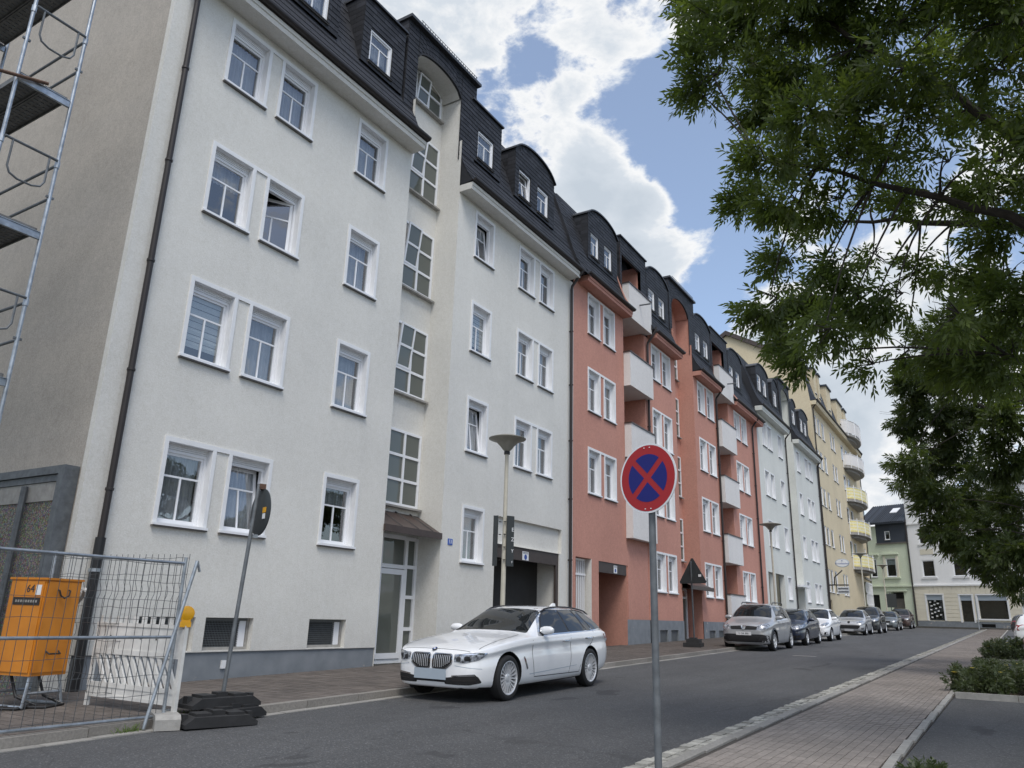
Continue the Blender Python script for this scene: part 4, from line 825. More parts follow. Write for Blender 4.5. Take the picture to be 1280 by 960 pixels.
for u0, u1 in ((66.4, 67.6), (68.4, 69.2), (72.2, 74.4), (77.5, 80.5), (81.5, 83)):
    MB().box(u0, u1, 11.22, 12.4, 18.45, 21.0, 'plaster_yellow').build('dormer', Y_); MB().box(u0-.12, u1+.12, 11.1, 12.6, 21.0, 21.16, 'slate_blue').build('dormer_roof', Y_)
    window(Y_, (u0+u1)/2-.4, (u0+u1)/2+.4, 18.9, 20.5, y=11.21, style='plain')
eave(Y_, 65.0, 89.6, 17.5, 17.9, 'plaster_yellow'); pipe(Y_, 65.25, 17.9, -.3); pipe(Y_, 89.4, 17.9, 0)
MB().box(85.5, 89.6, 11.2, 11.34, 4.5, 4.7, 'stone_grey').build('shop_cornice', Y_)
q = MB(); q.box(84.9, 89.2, 11.24, 11.34, .8, 4.2, 'glass_shop'); o = q.build('shop_window', Y_); q = MB()
for k in range(7): u = 84.9+k*.7; q.box(u, u+.14, 11.15, 11.235, .8, 4.2, 'upvc')
for z in (.8, 1.9, 3.0, 4.06): q.box(84.9, 89.2, 11.16, 11.232, z, z+.16, 'upvc')
q.build('frame', o)
def round_balcony(z0, h, mat, stripes):
    n = 18; m = MB(); pts = [(83.0-3.9*math.cos(math.pi*k/n), FY-1.22*math.sin(math.pi*k/n)) for k in range(n+1)]
    m.prism(pts, z0, z0+.22, 'stone_grey', 'xy'); m.prism([(83+(a-83)*.8, FY-(FY-b)*.7) for a, b in pts], z0-.22, z0-.002, 'stone_grey', 'xy'); o = m.build('balcony', Y_, recalc=True)
    r = MB(); k_ = 7 if stripes else 1
    for s_ in range(k_):
        za_, zb = z0+.27+(h-.27)*s_/k_, z0+.27+(h-.27)*(s_+1)/k_; mt = (mat if s_ % 2 == 0 else 'fabric_pale') if stripes else mat
        for (a, b), (c, d) in zip(pts[:-1], pts[1:]): r.face([(a, b-.03, za_), (c, d-.03, za_), (c, d-.03, zb), (a, b-.03, zb)], mt)
    r.build('balcony_panel', o); q = MB(); q.tube([(a, b-.03, z0+h+.04) for a, b in pts], .035, 'upvc', 6, False)
    for a, b in pts[::3]: q.box(a-.03, a+.03, b-.08, b-.02, z0, z0+h+.25, 'upvc')
    q.build('railing', o)
for z0, h, mat, st_ in ((5.05, 1.3, 'yellow_fabric', True), (8.25, 1.3, 'yellow_fabric', True), (11.4, 1.3, 'yellow_fabric', True), (14.65, 1.3, 'plaster_balcony', False), (17.9, 1.5, 'plaster_balcony', False)): round_balcony(z0, h, mat, st_)

# ------------------------------------------------------------------ houses across the end of the street
Mf = Matrix.Translation((92.4, 7.72, 0)) @ Matrix.Rotation(R(-113), 4, 'Z')      # facade plane: local x runs to the right, -y faces us
def side(label, name): return thing(name, label, 'building', tuple(Mf @ Vector((5, 0, .3))), 'houses facing down the street')
H_ = side('white house with cream rusticated shop floor at the end of the street', 'corner_house'); G_ = side('pale green house with slated upper wall and blue-black tiled roof', 'town_house')
wx = [1.25, 4.35, 7.1, 9.8, 12.6, 15.4]
hs = [(x, x+1.35, z0, z1) for x in wx for z0, z1 in ((5.0, 6.75), (8.4, 9.85), (11.4, 12.7))]
gh = [(1.35, 2.95, .75, 3.25), (4.65, 5.75, .6, 3.2), (6.3, 8.9, 1.0, 3.2), (10.3, 11.8, 1.2, 3.2), (13, 15, 1, 3.2)]
facade(H_, .15, 18, 4.25, 13.6, [hole(*q, 'plain') for q in hs], 'plaster_white', 0, M=Mf); facade(H_, .15, 18, .7, 4.1, [h for h in gh], 'plaster_rustic', -.02, name='shop_wall', M=Mf)
facade(H_, .15, 18, -1, .7, [(6.3, 7.6, .2, .52), (9.2, 10.6, .2, .52)], 'plinth_grey', -.05, name='plinth', M=Mf)
for q in hs: window(H_, *q, y=0, style='plain', M=Mf, cover=None)
MB().face([(.2, .6, -.8), (18, .6, -.8), (18, .6, 13.4), (.2, .6, 13.4)], 'room_dark').build('room_shade_sheet', H_, Mf)  # dark sheet painted as the shade inside the white house
m = MB(); m.box(.1, 18.1, -.14, .02, 4.1, 4.25, 'trim_white'); m.box(.1, 18.1, -.12, .02, 10.45, 10.6, 'trim_white'); m.box(.05, 18.1, -.25, .3, 13.6, 13.85, 'trim_white'); m.build('cornice', H_, Mf)
for x in wx:
    MB().box(x-.12, x+1.5, -.1, .0, 4.86, 4.99, 'trim_white').build('window_ledge', H_, Mf); MB().box(x-.12, x+1.5, -.1, .0, 8.26, 8.39, 'trim_white').build('window_ledge', H_, Mf)
    MB().box(x, x+1.35, -.03, .0, 7.3, 7.85, 'plaster_rustic').build('spandrel_panel', H_, Mf)
gx = [(.15, 1.35), (2.95, 4.65), (5.75, 6.3), (8.9, 10.3), (11.8, 13), (15, 18)]
me = {}
for a, b in gx:
    for k in range(9):
        z = .72+k*.375
        if z+.36 < 4.08: MB().box(a+.05, b-.05, -.065, -.02, z, z+.345, 'plaster_rustic').build('rustic_block', H_, Mf)
m = MB()
for k in range(30): m.box(1.3+k*.45, 1.3+k*.45+.42, -.06, -.02, 3.35, 4.05, 'plaster_rustic')
o = m.build('voussoirs', H_, Mf); o['kind'] = 'stuff'
for a, b, c, d_ in gh:
    f = MB(); f.box(a-.16, a, -.08, .05, c, d_, 'trim_white'); f.box(b, b+.16, -.08, .05, c, d_, 'trim_white'); f.box(a-.16, b+.16, -.10, .05, d_, d_+.12, 'trim_white')
    if b-a > 2 or c > 1: f.box(a-.3, b+.3, -.14, .05, c-.14, c, 'trim_white')
    o = f.build('shop_window' if c > .8 else 'shop_door', H_, Mf); MB().box(a, b, .1, .12, c, d_-.5, 'glass_shop').build('pane', o, Mf); MB().box(a, b, .02, .1, d_-.5, d_, 'plate_blank').build('fascia', o, Mf)
m = MB()
for k in range(14): m.box(1.55+.4*(k % 3)+.1*math.sin(k), 1.75+.4*(k % 3)+.1*math.sin(k), .085, .095, 1.0+.13*k*.95, 1.12+.13*k*.95, 'sign_white')
m.build('door_stickers', H_, Mf)
# green house
gw = [(-2.6, -1.45, 5.1, 7.1), (-4.4, -3.6, 5.1, 7.1)]
facade(G_, -5.2, .15, -1, 8.7, [hole(*q, 'plain') for q in gw]+[(-2.4, -1.0, .6, 3.55, .5), (-4.6, -3.7, 1, 3.3, .3)], 'plaster_green', 0, M=Mf)
facade(G_, -5.2, -3.35, 8.7, 10.6, [], 'plaster_green', 0, name='gable_bay', M=Mf); facade(G_, -3.35, .15, 8.7, 11.0, [hole(-2.4, -1.75, 9.0, 10.0, 'plain')], 'slate_blue', -.02, name='slate_wall', M=Mf)
for q in gw+[(-2.4, -1.75, 9.0, 10.0)]: window(G_, *q, y=0 if q[3] < 8 else -.02, style='plain', M=Mf, cover='half')
MB().face([(-5.2, .6, -.8), (.1, .6, -.8), (.1, .6, 10.6), (-5.2, .6, 10.6)], 'room_dark').build('room_shade_sheet', G_, Mf)  # dark sheet painted as the shade inside the green house
for a, b, z in ((-2.95, -1.1, 7.45), (-2.95, -1.1, 4.95), (-4.8, -3.3, 7.45), (-5.2, .1, 4.1), (-2.8, -.6, 3.62), (-3.4, .12, 8.6)): MB().box(a, b, -.16, .0, z, z+.13, 'plaster_green' if z < 8 else 'sill_dark').build('ledge', G_, Mf)
for a, b in ((-2.85, -2.62), (-1.43, -1.2)): MB().box(a, b, -.06, .0, 5.1, 7.3, 'plaster_rustic').build('window_trim', G_, Mf)
MB().box(-2.35, -1.05, .3, .36, .6, 2.9, 'sill_dark').build('door', G_, Mf)
m = MB(); m.prism([(-.45, 10.9), (3.4, 13.25), (7.5, 11), (7.5, 10.8), (3.4, 13.05), (-.45, 10.7)], -5.3, .12, 'slate_blue', 'yz'); m.build('roof', G_, Mf, recalc=True)
m = MB()
for k in range(22): x = -5.25+k*.245; m.prism([(-.5, 10.93), (3.4, 13.3), (3.4, 13.24), (-.5, 10.87)], x, x+.12, 'slate_blue', 'yz')
o = m.build('roof_tiles', G_, Mf, recalc=True); o['kind'] = 'stuff'
m = MB(); m.prism([(1.4, 12.06), (2.3, 12.62), (2.3, 12.7), (1.4, 12.14)], -2.3, -1.5, 'upvc', 'yz'); m.build('roof_window', G_, Mf, recalc=True)
m = MB(); m.tube([(.1, -.12, 11), (.1, -.12, 0)], .08, 'gutter_dark', 8); m.build('downpipe', G_, Mf)
strip_ = MB(); strip_.box(-8, 20, -2.4, .0, -.4, .16, 'joint_grey'); o = strip_.build('far_pavement', None, Mf); o['kind'] = 'structure'
# ------------------------------------------------------------------ scaffold, shed, box, fence on the left
sc_ = thing('scaffold', 'galvanised steel scaffold tower standing along the grey-brown gable wall', 'scaffolding', (4.3, 10, gz(4.3)))
XA, XB, ZS = 3.66, 4.36, (-1.2, .6, 2.62, 4.60, 6.60, 8.6, 10.6)
YS = (10.0, 12.57, 15.14)
for y in YS:
    for x in (XA, XB):
        m = MB(); m.tube([(x, y, gz(x)+.12), (x, y, 12.2)], .0242, 'galvanised', 10)
        for z in ZS[2:]: m.lathe([(.025, z+.95), (.034, z+.955), (.034, z+1.05), (.025, z+1.055)], 'galvanised', 8, org=(x, y, 0)); m.box(x-.05, x+.05, y-.012, y+.012, z+.5, z+.53, 'galvanised_dull')
        m.build('standard', sc_, smooth=True)
for z in ZS[1:]:
    for y in YS:
        m = MB(); m.box(XA+.025, XB-.025, y-.02, y+.02, z-.11, z-.02, 'galvanised'); m.box(XA+.025, XB-.025, y-.03, y+.03, z-.02, z-.012, 'galvanised'); m.build('transom', sc_)
    for y0, y1 in zip(YS[:-1], YS[1:]):
        for k in range(2):
            m = MB(); x0 = XA+.04+k*.315
            m.box(x0, x0+.30, y0+.04, y1-.04, z, z+.05, 'deck_steel')
            for q in range(2): m.box(x0+q*.285, x0+q*.285+.015, y0+.04, y1-.04, z-.03, z, 'deck_steel')
            for i in range(26):
                for j in range(3): m.box(x0+.045+j*.08, x0+.095+j*.08, y0+.1+i*.093, y0+.13+i*.093, z-.006, z-.0005, 'galvanised_dull')
            m.build('deck', sc_)
        for dz_ in (.5, 1.0):
            if z+dz_ < 12: MB().tube([(XB, y0, z+dz_), (XB, y1, z+dz_)], .019, 'galvanised_dull', 8).build('guard_rail', sc_, smooth=True)
    zz = z+1.05                                     # hanging end guard
    m = MB(); m.tube([(XA+.02, YS[0]-.03, zz), (XB-.02, YS[0]-.03, zz)], .019, 'galvanised_dull', 8)
    m.tube([(XA+.12, YS[0]-.03, zz), (XA+.12, YS[0]-.03, zz-.38), (XA+.16, YS[0]-.03, zz-.46), (XA+.26, YS[0]-.03, zz-.5), (XB-.26, YS[0]-.03, zz-.5), (XB-.16, YS[0]-.03, zz-.46), (XB-.12, YS[0]-.03, zz-.38), (XB-.12, YS[0]-.03, zz)], .014, 'galvanised_dull', 8); m.build('end_guard', sc_, smooth=True)
MB().tube([(2.9, 9.96, 6.28), (4.0, 9.93, 6.62)], .024, 'rust_tube', 8).build('rusty_tube', sc_, smooth=True)
MB().box(4.345, 4.39, 9.965, 10.03, 1.52, 1.62, 'sign_white').build('tag', sc_)
for x in (XA, XB): MB().box(x-.09, x+.09, 9.91, 10.09, gz(x)+.1, gz(x)+.12, 'galvanised_dull').build('base_plate', sc_)
sh = thing('shed', 'low pebble-dashed shed with grey boards against the gable wall', 'shed', (5.9, 13.5, gz(6)))
MB().box(6.12, 6.25, 11.72, 16.5, -1.5, 1.46, 'pebbledash').build('wall', sh)
MB().box(6.10, 6.25, 11.72, 16.5, 1.46, 1.74, 'concrete').build('lintel', sh)
m = MB(); m.prism([(11.52, 1.97), (16.5, 1.97), (16.5, 1.85), (11.68, 1.85), (11.68, -1.3), (11.52, -1.3)], 6.04, 6.262, 'galvanised_dull', 'yz'); m.build('frame_board', sh, recalc=True)
MB().box(6.08, 6.25, 11.69, 16.5, 1.745, 1.845, 'galvanised_dull').build('roof_board', sh)
MB().tube([(6.04, 12.55, 1.7), (6.04, 12.55, -1.3)], .05, 'galvanised_dull', 8).build('downpipe', sh, smooth=True)
MB().box(6.08, 6.119, 13.2, 14.0, -.2, 1.0, 'upvc').build('window', sh)
b_ = thing('power_box', 'orange site power cabinet on tubular legs beside the downpipe', 'power cabinet', (5.42, 10.2, gz(5.4)+.1))
BX = Matrix.Translation((5.25, 9.9, 0)) @ Matrix.Rotation(R(14), 4, 'Z')
m = MB(); m.box(0, .52, 0, .56, -.84, .27, 'orange_paint'); m.build('cabinet', b_, BX)
MB().box(-.02, .54, -.02, .58, .27, .295, 'orange_paint').build('lid', b_, BX)
MB().box(.02, .50, -.014, -.001, -.80, .25, 'orange_paint').build('door', b_, BX); MB().box(-.014, -.001, .02, .54, -.80, .25, 'orange_paint').build('door', b_, BX)
o = MB().box(-.02, -.0145, .04, .46, -.03, .06, 'gutter_dark').build('label_strip', b_, BX)
for k in range(9): MB().box(-.022, -.0202, .08+.04*k, .105+.04*k, .0, .03, 'stone_grey').build('letter_mark', o, BX)
MB().box(-.02, -.0145, .05, .13, .09, .21, 'sign_white').build('sticker', b_, BX)
child('lettering', text_mesh('64', .13, 'print_dark'), b_, BX @ T(-.017, .22, .16) @ FACE_X)
for z, s_ in ((.16, 1), (-.56, -1)): MB().tube([(.17, -.012, z), (.17, -.04, z-.01), (.19, -.05, z-.07), (.25, -.05, z-.10), (.31, -.05, z-.07), (.33, -.04, z-.01), (.33, -.012, z)] if s_ > 0 else [(.16, -.012, z), (.17, -.06, z-.03), (.33, -.06, z-.03), (.34, -.012, z)], .010, 'gutter_dark', 6).build('handle', b_, BX, smooth=True)
m = MB()
zg = gz(5.4)+.10
for x in (.05, .47): m.tube([(x, .04, -.84), (x-.10 if x < .2 else x+.03, -.04, zg+.03), (x-.10 if x < .2 else x+.03, .55, zg+.03), (x, .5, -.84)], .022, 'galvanised', 8)
m.tube([(.0, .0, zg+.17), (.5, .0, zg+.17)], .018, 'galvanised', 8); m.tube([(.0, .5, zg+.17), (.5, .5, zg+.17)], .018, 'galvanised', 8); m.build('leg_frame', b_, BX, smooth=True)
for k, (x, y) in enumerate(((5.25, 10.3), (5.55, 10.25))):
    m = MB(); m.tube([(x, y, -.84), (x+.05, y-.1, zg+.12), (x+.2, y-.3, zg+.02), (x-.1, y-.45, zg+.02), (x-.35, y-.2, zg+.02), (x-.8, y-.3, zg+.02)], .018, 'black_plastic', 8); m.build('cable', b_, smooth=True)
m = MB(); m.tube([(5.88, 10.15, .18), (6.02, 10.4, .1), (6.1, 10.7, -.02), (6.05, 10.9, -.18), (6.02, 10.8, -.4)], .028, 'barrier_white', 6); m.tube([(5.9, 10.3, .12), (6.08, 10.75, .0), (6.0, 10.85, -.2)], .035, 'stone_grey', 6)
solo('hose_bundle', m, 'loose pale hose and rag bundle tied to the black downpipe by the orange cabinet', 'hose', smooth=True)
def mesh_fence(name, label, P0, P1, z0, z1, rails, bent=False, posts=(True, True)):
    f = thing(name, label, 'fence', (P0[0], P0[1], gz(P0[0])), 'site fence panels')
    P0, P1 = Vector((*P0, 0)), Vector((*P1, 0)); D = P1-P0; Ln = D.length; D.normalize()
    pt = lambda u, z: (P0+D*u)[:2]+(z,)
    fold = lambda z: (.028 if bent and abs(((z-z0) % .5)-.25) < .07 else 0.0)
    Nn = Vector((-D.y, D.x, 0))
    m = MB(); n = int(Ln/.1)
    zs = [z0+(z1-z0)*k/24 for k in range(25)]
    for k in range(n+1):
        u = Ln*k/n; pts = [Vector(pt(u+.006*math.sin(z*5+k), z))+Nn*fold(z) for z in (zs if bent else zs[::4])]; m.tube(pts, .0032, 'fence_wire', 4, False)
    for z in ([z0+.02+q*.2 for q in range(int((z1-z0)/.2)+1)]): m.tube([Vector(pt(Ln*k/14, z+.008*math.sin(k*2.1+z*9)))+Nn*fold(z) for k in range(15)], .0034, 'fence_wire', 4, False)
    o = m.build('wire_mesh', f)
    for z in rails: MB().tube([pt(0, z+.0), pt(Ln, z)], .017, 'galvanised', 8).build('rail', f, smooth=True)
    for k, u in enumerate((0, Ln)):
        if posts[k]: MB().tube([pt(u, z0-.12), pt(u, z1+.06)], .020, 'galvanised', 10).build('post', f, smooth=True)
    return f
f1 = mesh_fence('site_fence', 'wire mesh site fence panel with galvanised tube rails along the kerb', (2.4, 8.15), (5.87, 8.15), -1.16, .50, (-1.17, -.335, .49), False, (True, True))
f2 = mesh_fence('site_fence', 'ribbed wire mesh fence panel standing crosswise behind the white barrier', (5.74, 10.75), (6.08, 8.38), -1.05, .62, (), True, (True, False))
m = MB(); m.tube([(5.56, 8.02, -1.27), (5.92, 8.0, .52)], .020, 'galvanised', 10); m.tube([(5.92, 8.0, .52), (5.97, 8.0, .40)], .015, 'galvanised', 8)
solo('prop_tube', m, 'loose galvanised tube leaning against the end post of the kerb side fence', 'tube', smooth=True)
m = MB(); m.prism([(-.36, 0), (-.12, 0), (-.12, .07), (.12, .07), (.12, 0), (.36, 0), (.36, .11), (.30, .15), (-.30, .15), (-.36, .11)], -.13, .13, 'concrete', 'yz')
solo('concrete_block', m, 'grey concrete block foot under the end post of the site fence', 'fence foot', (5.90, 8.17, gz(5.9)+.005), yaw=R(-28), recalc=True)
br = thing('barrier', 'dirty white plastic site barrier with slanting slats and upright pegs', 'barrier', (6.0, 8.9, gz(6)+.1), yaw=0)
BM = Matrix.Translation((5.95, 9.82, gz(6)+.11)) @ Matrix.Rotation(R(-89), 4, 'Z')      # local x along the barrier
BL = 1.72
m = MB(); m.box(0, BL, -.02, .02, .10, .14, 'barrier_white'); m.box(0, BL, -.02, .02, .22, .27, 'barrier_white'); m.box(0, BL, -.012, .012, .14, .22, 'barrier_white'); m.box(0, BL, -.02, .02, .60, .66, 'barrier_white'); m.box(0, .05, -.02, .02, .27, .60, 'barrier_white'); m.box(BL-.05, BL, -.02, .02, .27, .60, 'barrier_white'); m.box(0, BL, -.012, .012, .66, .93, 'barrier_white'); m.box(0, BL, -.022, .022, .93, .97, 'barrier_white'); m.build('board', br, BM)
for k in range(11): x = .12+k*.135; MB().prism([(x+.16, .272), (x+.23, .272), (x+.0, .598), (x-.07, .598)], -.012, .012, 'barrier_white', 'xz').build('slat', br, BM, recalc=True)
for k in range(10): MB().box(.05+k*.168, .105+k*.168, -.018, .018, .972, 1.05, 'barrier_white').build('peg', br, BM)
for x in (.03, BL-.02): MB().box(x-.025, x+.025, -.022, .022, -.02, .95 if x > 1 else .10, 'barrier_white').build('foot_post', br, BM)
for k in range(4): MB().box(.3+k*.3, .325+k*.3, -.0145, -.0122, .79, .82, 'gutter_dark').build('bolt_hole', br, BM)
pos = BM @ Vector((BL-.04, 0, .955)); m = MB(); m.box(-.06, .06, -.04, .04, 0, .06, 'lamp_yellow'); m.lathe([(0, -.045), (.05, -.045), (.085, -.03), (.09, 0), (.085, .03), (.05, .045), (0, .045)], 'lamp_yellow', 18, 'y', (0, 0, .15)); m.box(-.05, .05, -.035, .035, .06, .10, 'lamp_yellow')
solo('warning_lamp', m, 'yellow warning lamp fixed on top of the white barrier', 'warning lamp', tuple(pos), yaw=R(-30), smooth=True)
# mobile sign seen from behind
sg = thing('round_sign', 'round traffic sign on a grey post seen from behind, with orange sticker', 'traffic sign', (6.72, 8.25, gz(6.7)+.1))
MB().tube([(6.72, 8.25, gz(6.7)+.08), (6.93, 8.3, 1.60)], .026, 'galvanised_dull', 10).build('post', sg, smooth=True)
SM = Matrix.Translation((6.96, 8.30, 1.24)) @ Matrix.Rotation(math.atan2(-.30, .954), 4, 'Z')
m = MB(); m.lathe([(0, .028), (.30, .028), (.312, .035), (.312, .046), (0, .046)], 'sign_back', 40, 'x'); m.build('disc', sg, SM, smooth=True, recalc=True)
m = MB(); m.lathe([(.30, .047), (.31, .047)], 'sign_red', 40, 'x'); m.lathe([(0, .0475), (.30, .0475)], 'sign_white', 40, 'x'); m.build('sign_face', sg, SM)
MB().box(-.03, .055, -.05, .05, .30, .37, 'rust_tube').build('post_cap', sg, SM); MB().box(.018, .0275, -.20, -.11, -.02, .05, 'lamp_yellow').build('sticker', sg, SM); MB().box(.018, .0275, -.19, -.12, -.10, -.03, 'sign_white').build('sticker', sg, SM)
MB().box(-.04, .03, -.035, .035, -.345, -.30, 'galvanised').build('clamp', sg, SM)
def foot_plate(label, x, y, z, yaw, w_=.82, d_=.40, h=.11):
    m = MB(); a, b = w_/2, d_/2
    m.prism([(-a, 0), (a, 0), (a, .04), (a*.75, h), (-a*.75, h), (-a, .04)], -b, b, 'rubber_black', 'xz')
    for s_ in (-1, 1): m.box(s_*a*.45-.09, s_*a*.45+.09, -b*.6, b*.6, h, h+.03, 'rubber_black'); m.box(s_*a*.9-.03, s_*a*.9+.03, -.05, .05, .05, h+.02, 'rubber_black')
    m.box(-.07, .07, -.07, .07, h, h+.05, 'rubber_black')
    return solo('foot_plate', m, label, 'sign base', (x, y, z), 'black rubber sign bases', yaw, recalc=True)
z0 = gz(6.5)
foot_plate('black rubber base plate at the kerb, lowest of the pile under the round sign', 6.30, 7.78, z0+.01, R(-18)); foot_plate('black rubber base plate half hidden behind, under the round sign', 6.72, 8.04, z0+.03, R(5), .8, .36)
foot_plate('black rubber base plate holding the post of the round sign, topmost of its pile', 6.66, 8.22, z0+.15, R(-8), .9, .42)
MB().box(0, .1, -.004, 0, 0, .13, 'sign_white')
solo('plinth_box', MB().box(0, .09, -.03, 0, 0, .13, 'sign_white'), 'small white service plate on the grey plinth of the cream house', 'service plate', (9.15, FY+.024, -.98))
# ------------------------------------------------------------------ no stopping sign on the right
ns = thing('no_stopping_sign', 'no stopping sign, red ring and cross on blue, on a grey steel post', 'traffic sign', (6.26, 2.47, gz(6.2)+.04))
NM = Matrix.Translation((6.22, 2.468, 1.178)) @ Matrix.Rotation(math.atan2(.28, -.96)-math.pi, 4, 'Z')       # local -x faces the camera side
MB().tube([(6.26, 2.46, gz(6.2)), (6.26, 2.46, 1.30)], .030, 'galvanised_dull', 14).build('post', ns, smooth=True)
m = MB(); m.lathe([(0, .004), (.298, .004), (.304, -.004), (.304, -.012), (0, -.012)], 'sign_white', 48, 'x'); m.build('plate', ns, NM, smooth=True, recalc=True)
def yz(p, x): return [(x, a, b) for a, b in p]
def ring(r0, r1, a0, a1, n=24): return [(r1*math.cos(a0+(a1-a0)*k/n), r1*math.sin(a0+(a1-a0)*k/n)) for k in range(n+1)], [(r0*math.cos(a0+(a1-a0)*k/n), r0*math.sin(a0+(a1-a0)*k/n)) for k in range(n+1)]
m = MB(); A_, B_ = ring(0, .288, 0, 2*math.pi, 48); m.face(yz(A_[:-1][::-1], -.0135), 'sign_red'); m.build('red_face', ns, NM)
for q in range(4):
    pts = []; ac = q*math.pi/2; bar = .026
    r_ = .208; d0 = math.asin(bar/r_); n = 16
    pts = [(r_*math.cos(ac-math.pi/4+d0+(math.pi/2-2*d0)*k/n), r_*math.sin(ac-math.pi/4+d0+(math.pi/2-2*d0)*k/n)) for k in range(n+1)]; s2 = bar*math.sqrt(2); pts.append((s2*math.cos(ac), s2*math.sin(ac)))
    MB().face(yz(pts[::-1], -.0150), 'sign_blue').build('blue_quarter', ns, NM)
for z in (.266, -.266):
    for y in (-.03, .03): MB().box(-.0165, -.0152, y-.006, y+.006, z-.004, z+.004, 'sign_white').build('rivet', ns, NM)
# triangular sign from behind
tg = thing('triangular_sign', 'triangular traffic sign seen from behind on a thin post by the pink house', 'traffic sign', (27.2, 9.3, gz(27)+.1))
MB().tube([(27.2, 9.25, gz(27)+.1), (26.55, 9.05, 2.0)], .030, 'galvanised_dull', 8).build('post', tg, smooth=True)
TM = Matrix.Translation((26.62, 9.05, 1.5)) @ Matrix.Rotation(R(-16), 4, 'Z') @ Matrix.Scale(1.22, 4)
m = MB(); m.prism([(-.42, -.2), (.42, -.2), (.45, -.15), (.03, .50), (-.03, .50), (-.45, -.15)], .03, .045, 'sign_back', 'yz'); m.build('plate', tg, TM, recalc=True); MB().box(.02, .029, -.29, -.2, -.02, .05, 'sign_white').build('sticker', tg, TM)
m = MB(); m.box(-.5, .5, -.3, .3, 0, .13, 'rubber_black'); m.box(-.42, .3, -.25, .2, .13, .26, 'rubber_black'); m.box(-.2, .2, -.12, .12, .26, .30, 'rubber_black'); m.build('foot_plates', tg, T(27.25, 9.3, gz(27.2)+.1, R(12)))
# ------------------------------------------------------------------ street lamps
def lamp(label, x, y, ztop, rr=.40):
    l_ = thing('street_lamp', label, 'street lamp', (x, y, gz(x)+.1), 'dish-topped street lamps'); zb = gz(x)+.1
    MB().tube([(x, y, zb), (x, y, zb+1.0), (x, y, zb+1.02), (x, y, ztop-.42)], [.075, .075, .052, .040], 'lamp_cream', 14).build('pole', l_, smooth=True)
    m = MB(); m.lathe([(.0, ztop-.43), (.065, ztop-.43), (.065, ztop-.37), (.05, ztop-.36)], 'black_plastic', 16, org=(x, y, 0)); m.build('collar', l_, smooth=True)
    m = MB(); m.lathe([(.055, ztop-.36), (.10, ztop-.32), (.16, ztop-.24), (.24, ztop-.16), (rr, ztop-.10), (rr+.005, ztop-.085), (rr*.6, ztop-.03), (0, ztop)], 'lamp_dish', 32, org=(x, y, 0)); m.build('lamp_shade', l_, smooth=True)
    return l_
lamp('cream pole street lamp with wide dish head in front of the cream house', 13.72, 8.66, 3.76); lamp('cream pole street lamp in front of the pale houses, behind the silver car', 36.9, 8.7, 4.50, .5)
lamp('dish-topped street lamp in front of the yellow house, below its balconies', 64.6, 8.7, 5.36, .55); lamp('thin street lamp before the green house at the end of the street', 77.6, 8.7, 5.38, .5)
for k, (dx, dy, lab, wd) in enumerate(((.15, -.12, 'dark street sign panel with pale marks on the right of the cream lamp pole', .17), (-.03, .13, 'narrow dark street sign panel on the left of the cream lamp pole', .10))):
    mm = Matrix.Translation((13.60+dx, 8.66+dy, .98)) @ Matrix.Rotation(R((62, 10)[k]), 4, 'Z')
    o = props(MB().box(-.012, .012, -wd/2, wd/2, 0, 1.03, 'sign_back').build('sign_panel', None, mm), lab, 'street sign', 'sign panels on the first lamp pole')
    if k == 0:
        for z, h, t_ in ((.70, .09, 'E'), (.50, .09, 'Z'), (.27, .08, 'Y'), (.06, .05, 'F')): child('print', text_mesh(t_, h*1.25, 'sign_white'), o, mm @ Matrix.Translation((-.0145, -.05, z+h/2)) @ FACE_X)
    m = MB()
    for z in (.12, .38, .64, .9): m.box(-.02, .02, -.02, .02, z, z+.014, 'black_plastic')
    child('clamp', m.mesh('clamp'), o, Matrix.Translation((13.66, 8.62+.12*k, .98)))
# pub signs on the yellow house
ps = thing('pub_sign', 'oval white hanging sign with blue lettering on a bracket of the yellow house', 'pub sign', (66.5, 10.4, 4.1))
m = MB(); m.tube([(65.8, 11.3, 3.0), (65.8, 10.95, 3.0), (65.9, 10.9, 3.6), (66.25, 10.35, 4.15)], .05, 'black_plastic', 6); m.build('bracket', ps, smooth=True)
PM = Matrix.Translation((66.3, 10.3, 4.72)) @ Matrix.Scale(.56, 4); m = MB(); m.lathe([(0, -.07), (.9, -.07), (.95, 0), (.9, .07), (0, .07)], 'plate_blank', 32, 'x'); k = m.build('oval', ps, PM @ Matrix.Diagonal((1, 1, .62, 1)), smooth=True, recalc=True)
m = MB(); m.lathe([(.0, -.078), (.84, -.078)], 'sign_white', 32, 'x'); m.build('face', ps, PM @ Matrix.Diagonal((1, 1, .6, 1)), recalc=True)
child('lettering', text_mesh('Krombacher', .34, 'print_blue'), ps, PM @ Matrix.Translation((-.09, 0, -.08)) @ FACE_X); child('lettering', text_mesh('+', .5, 'print_blue'), ps, PM @ Matrix.Translation((-.09, 0, .27)) @ FACE_X)
bs = thing('pub_board', 'white board with two dark text lines hanging below the oval sign', 'pub sign', (66.5, 10, 2.6)); m = MB(); m.tube([(65.9, 11.3, 3.02), (65.9, 9.9, 3.02)], .05, 'black_plastic', 6); m.build('bracket', bs)
MB().box(65.85, 65.95, 9.9, 10.75, 2.36, 2.9, 'plate_white').build('board', bs)
for k, z in enumerate((2.70, 2.46)):
    for q in range(9): MB().box(65.83, 65.849, 9.96+q*.083, 9.96+q*.083+.06, z, z+.10, 'print_dark').build('letter_mark', bs)
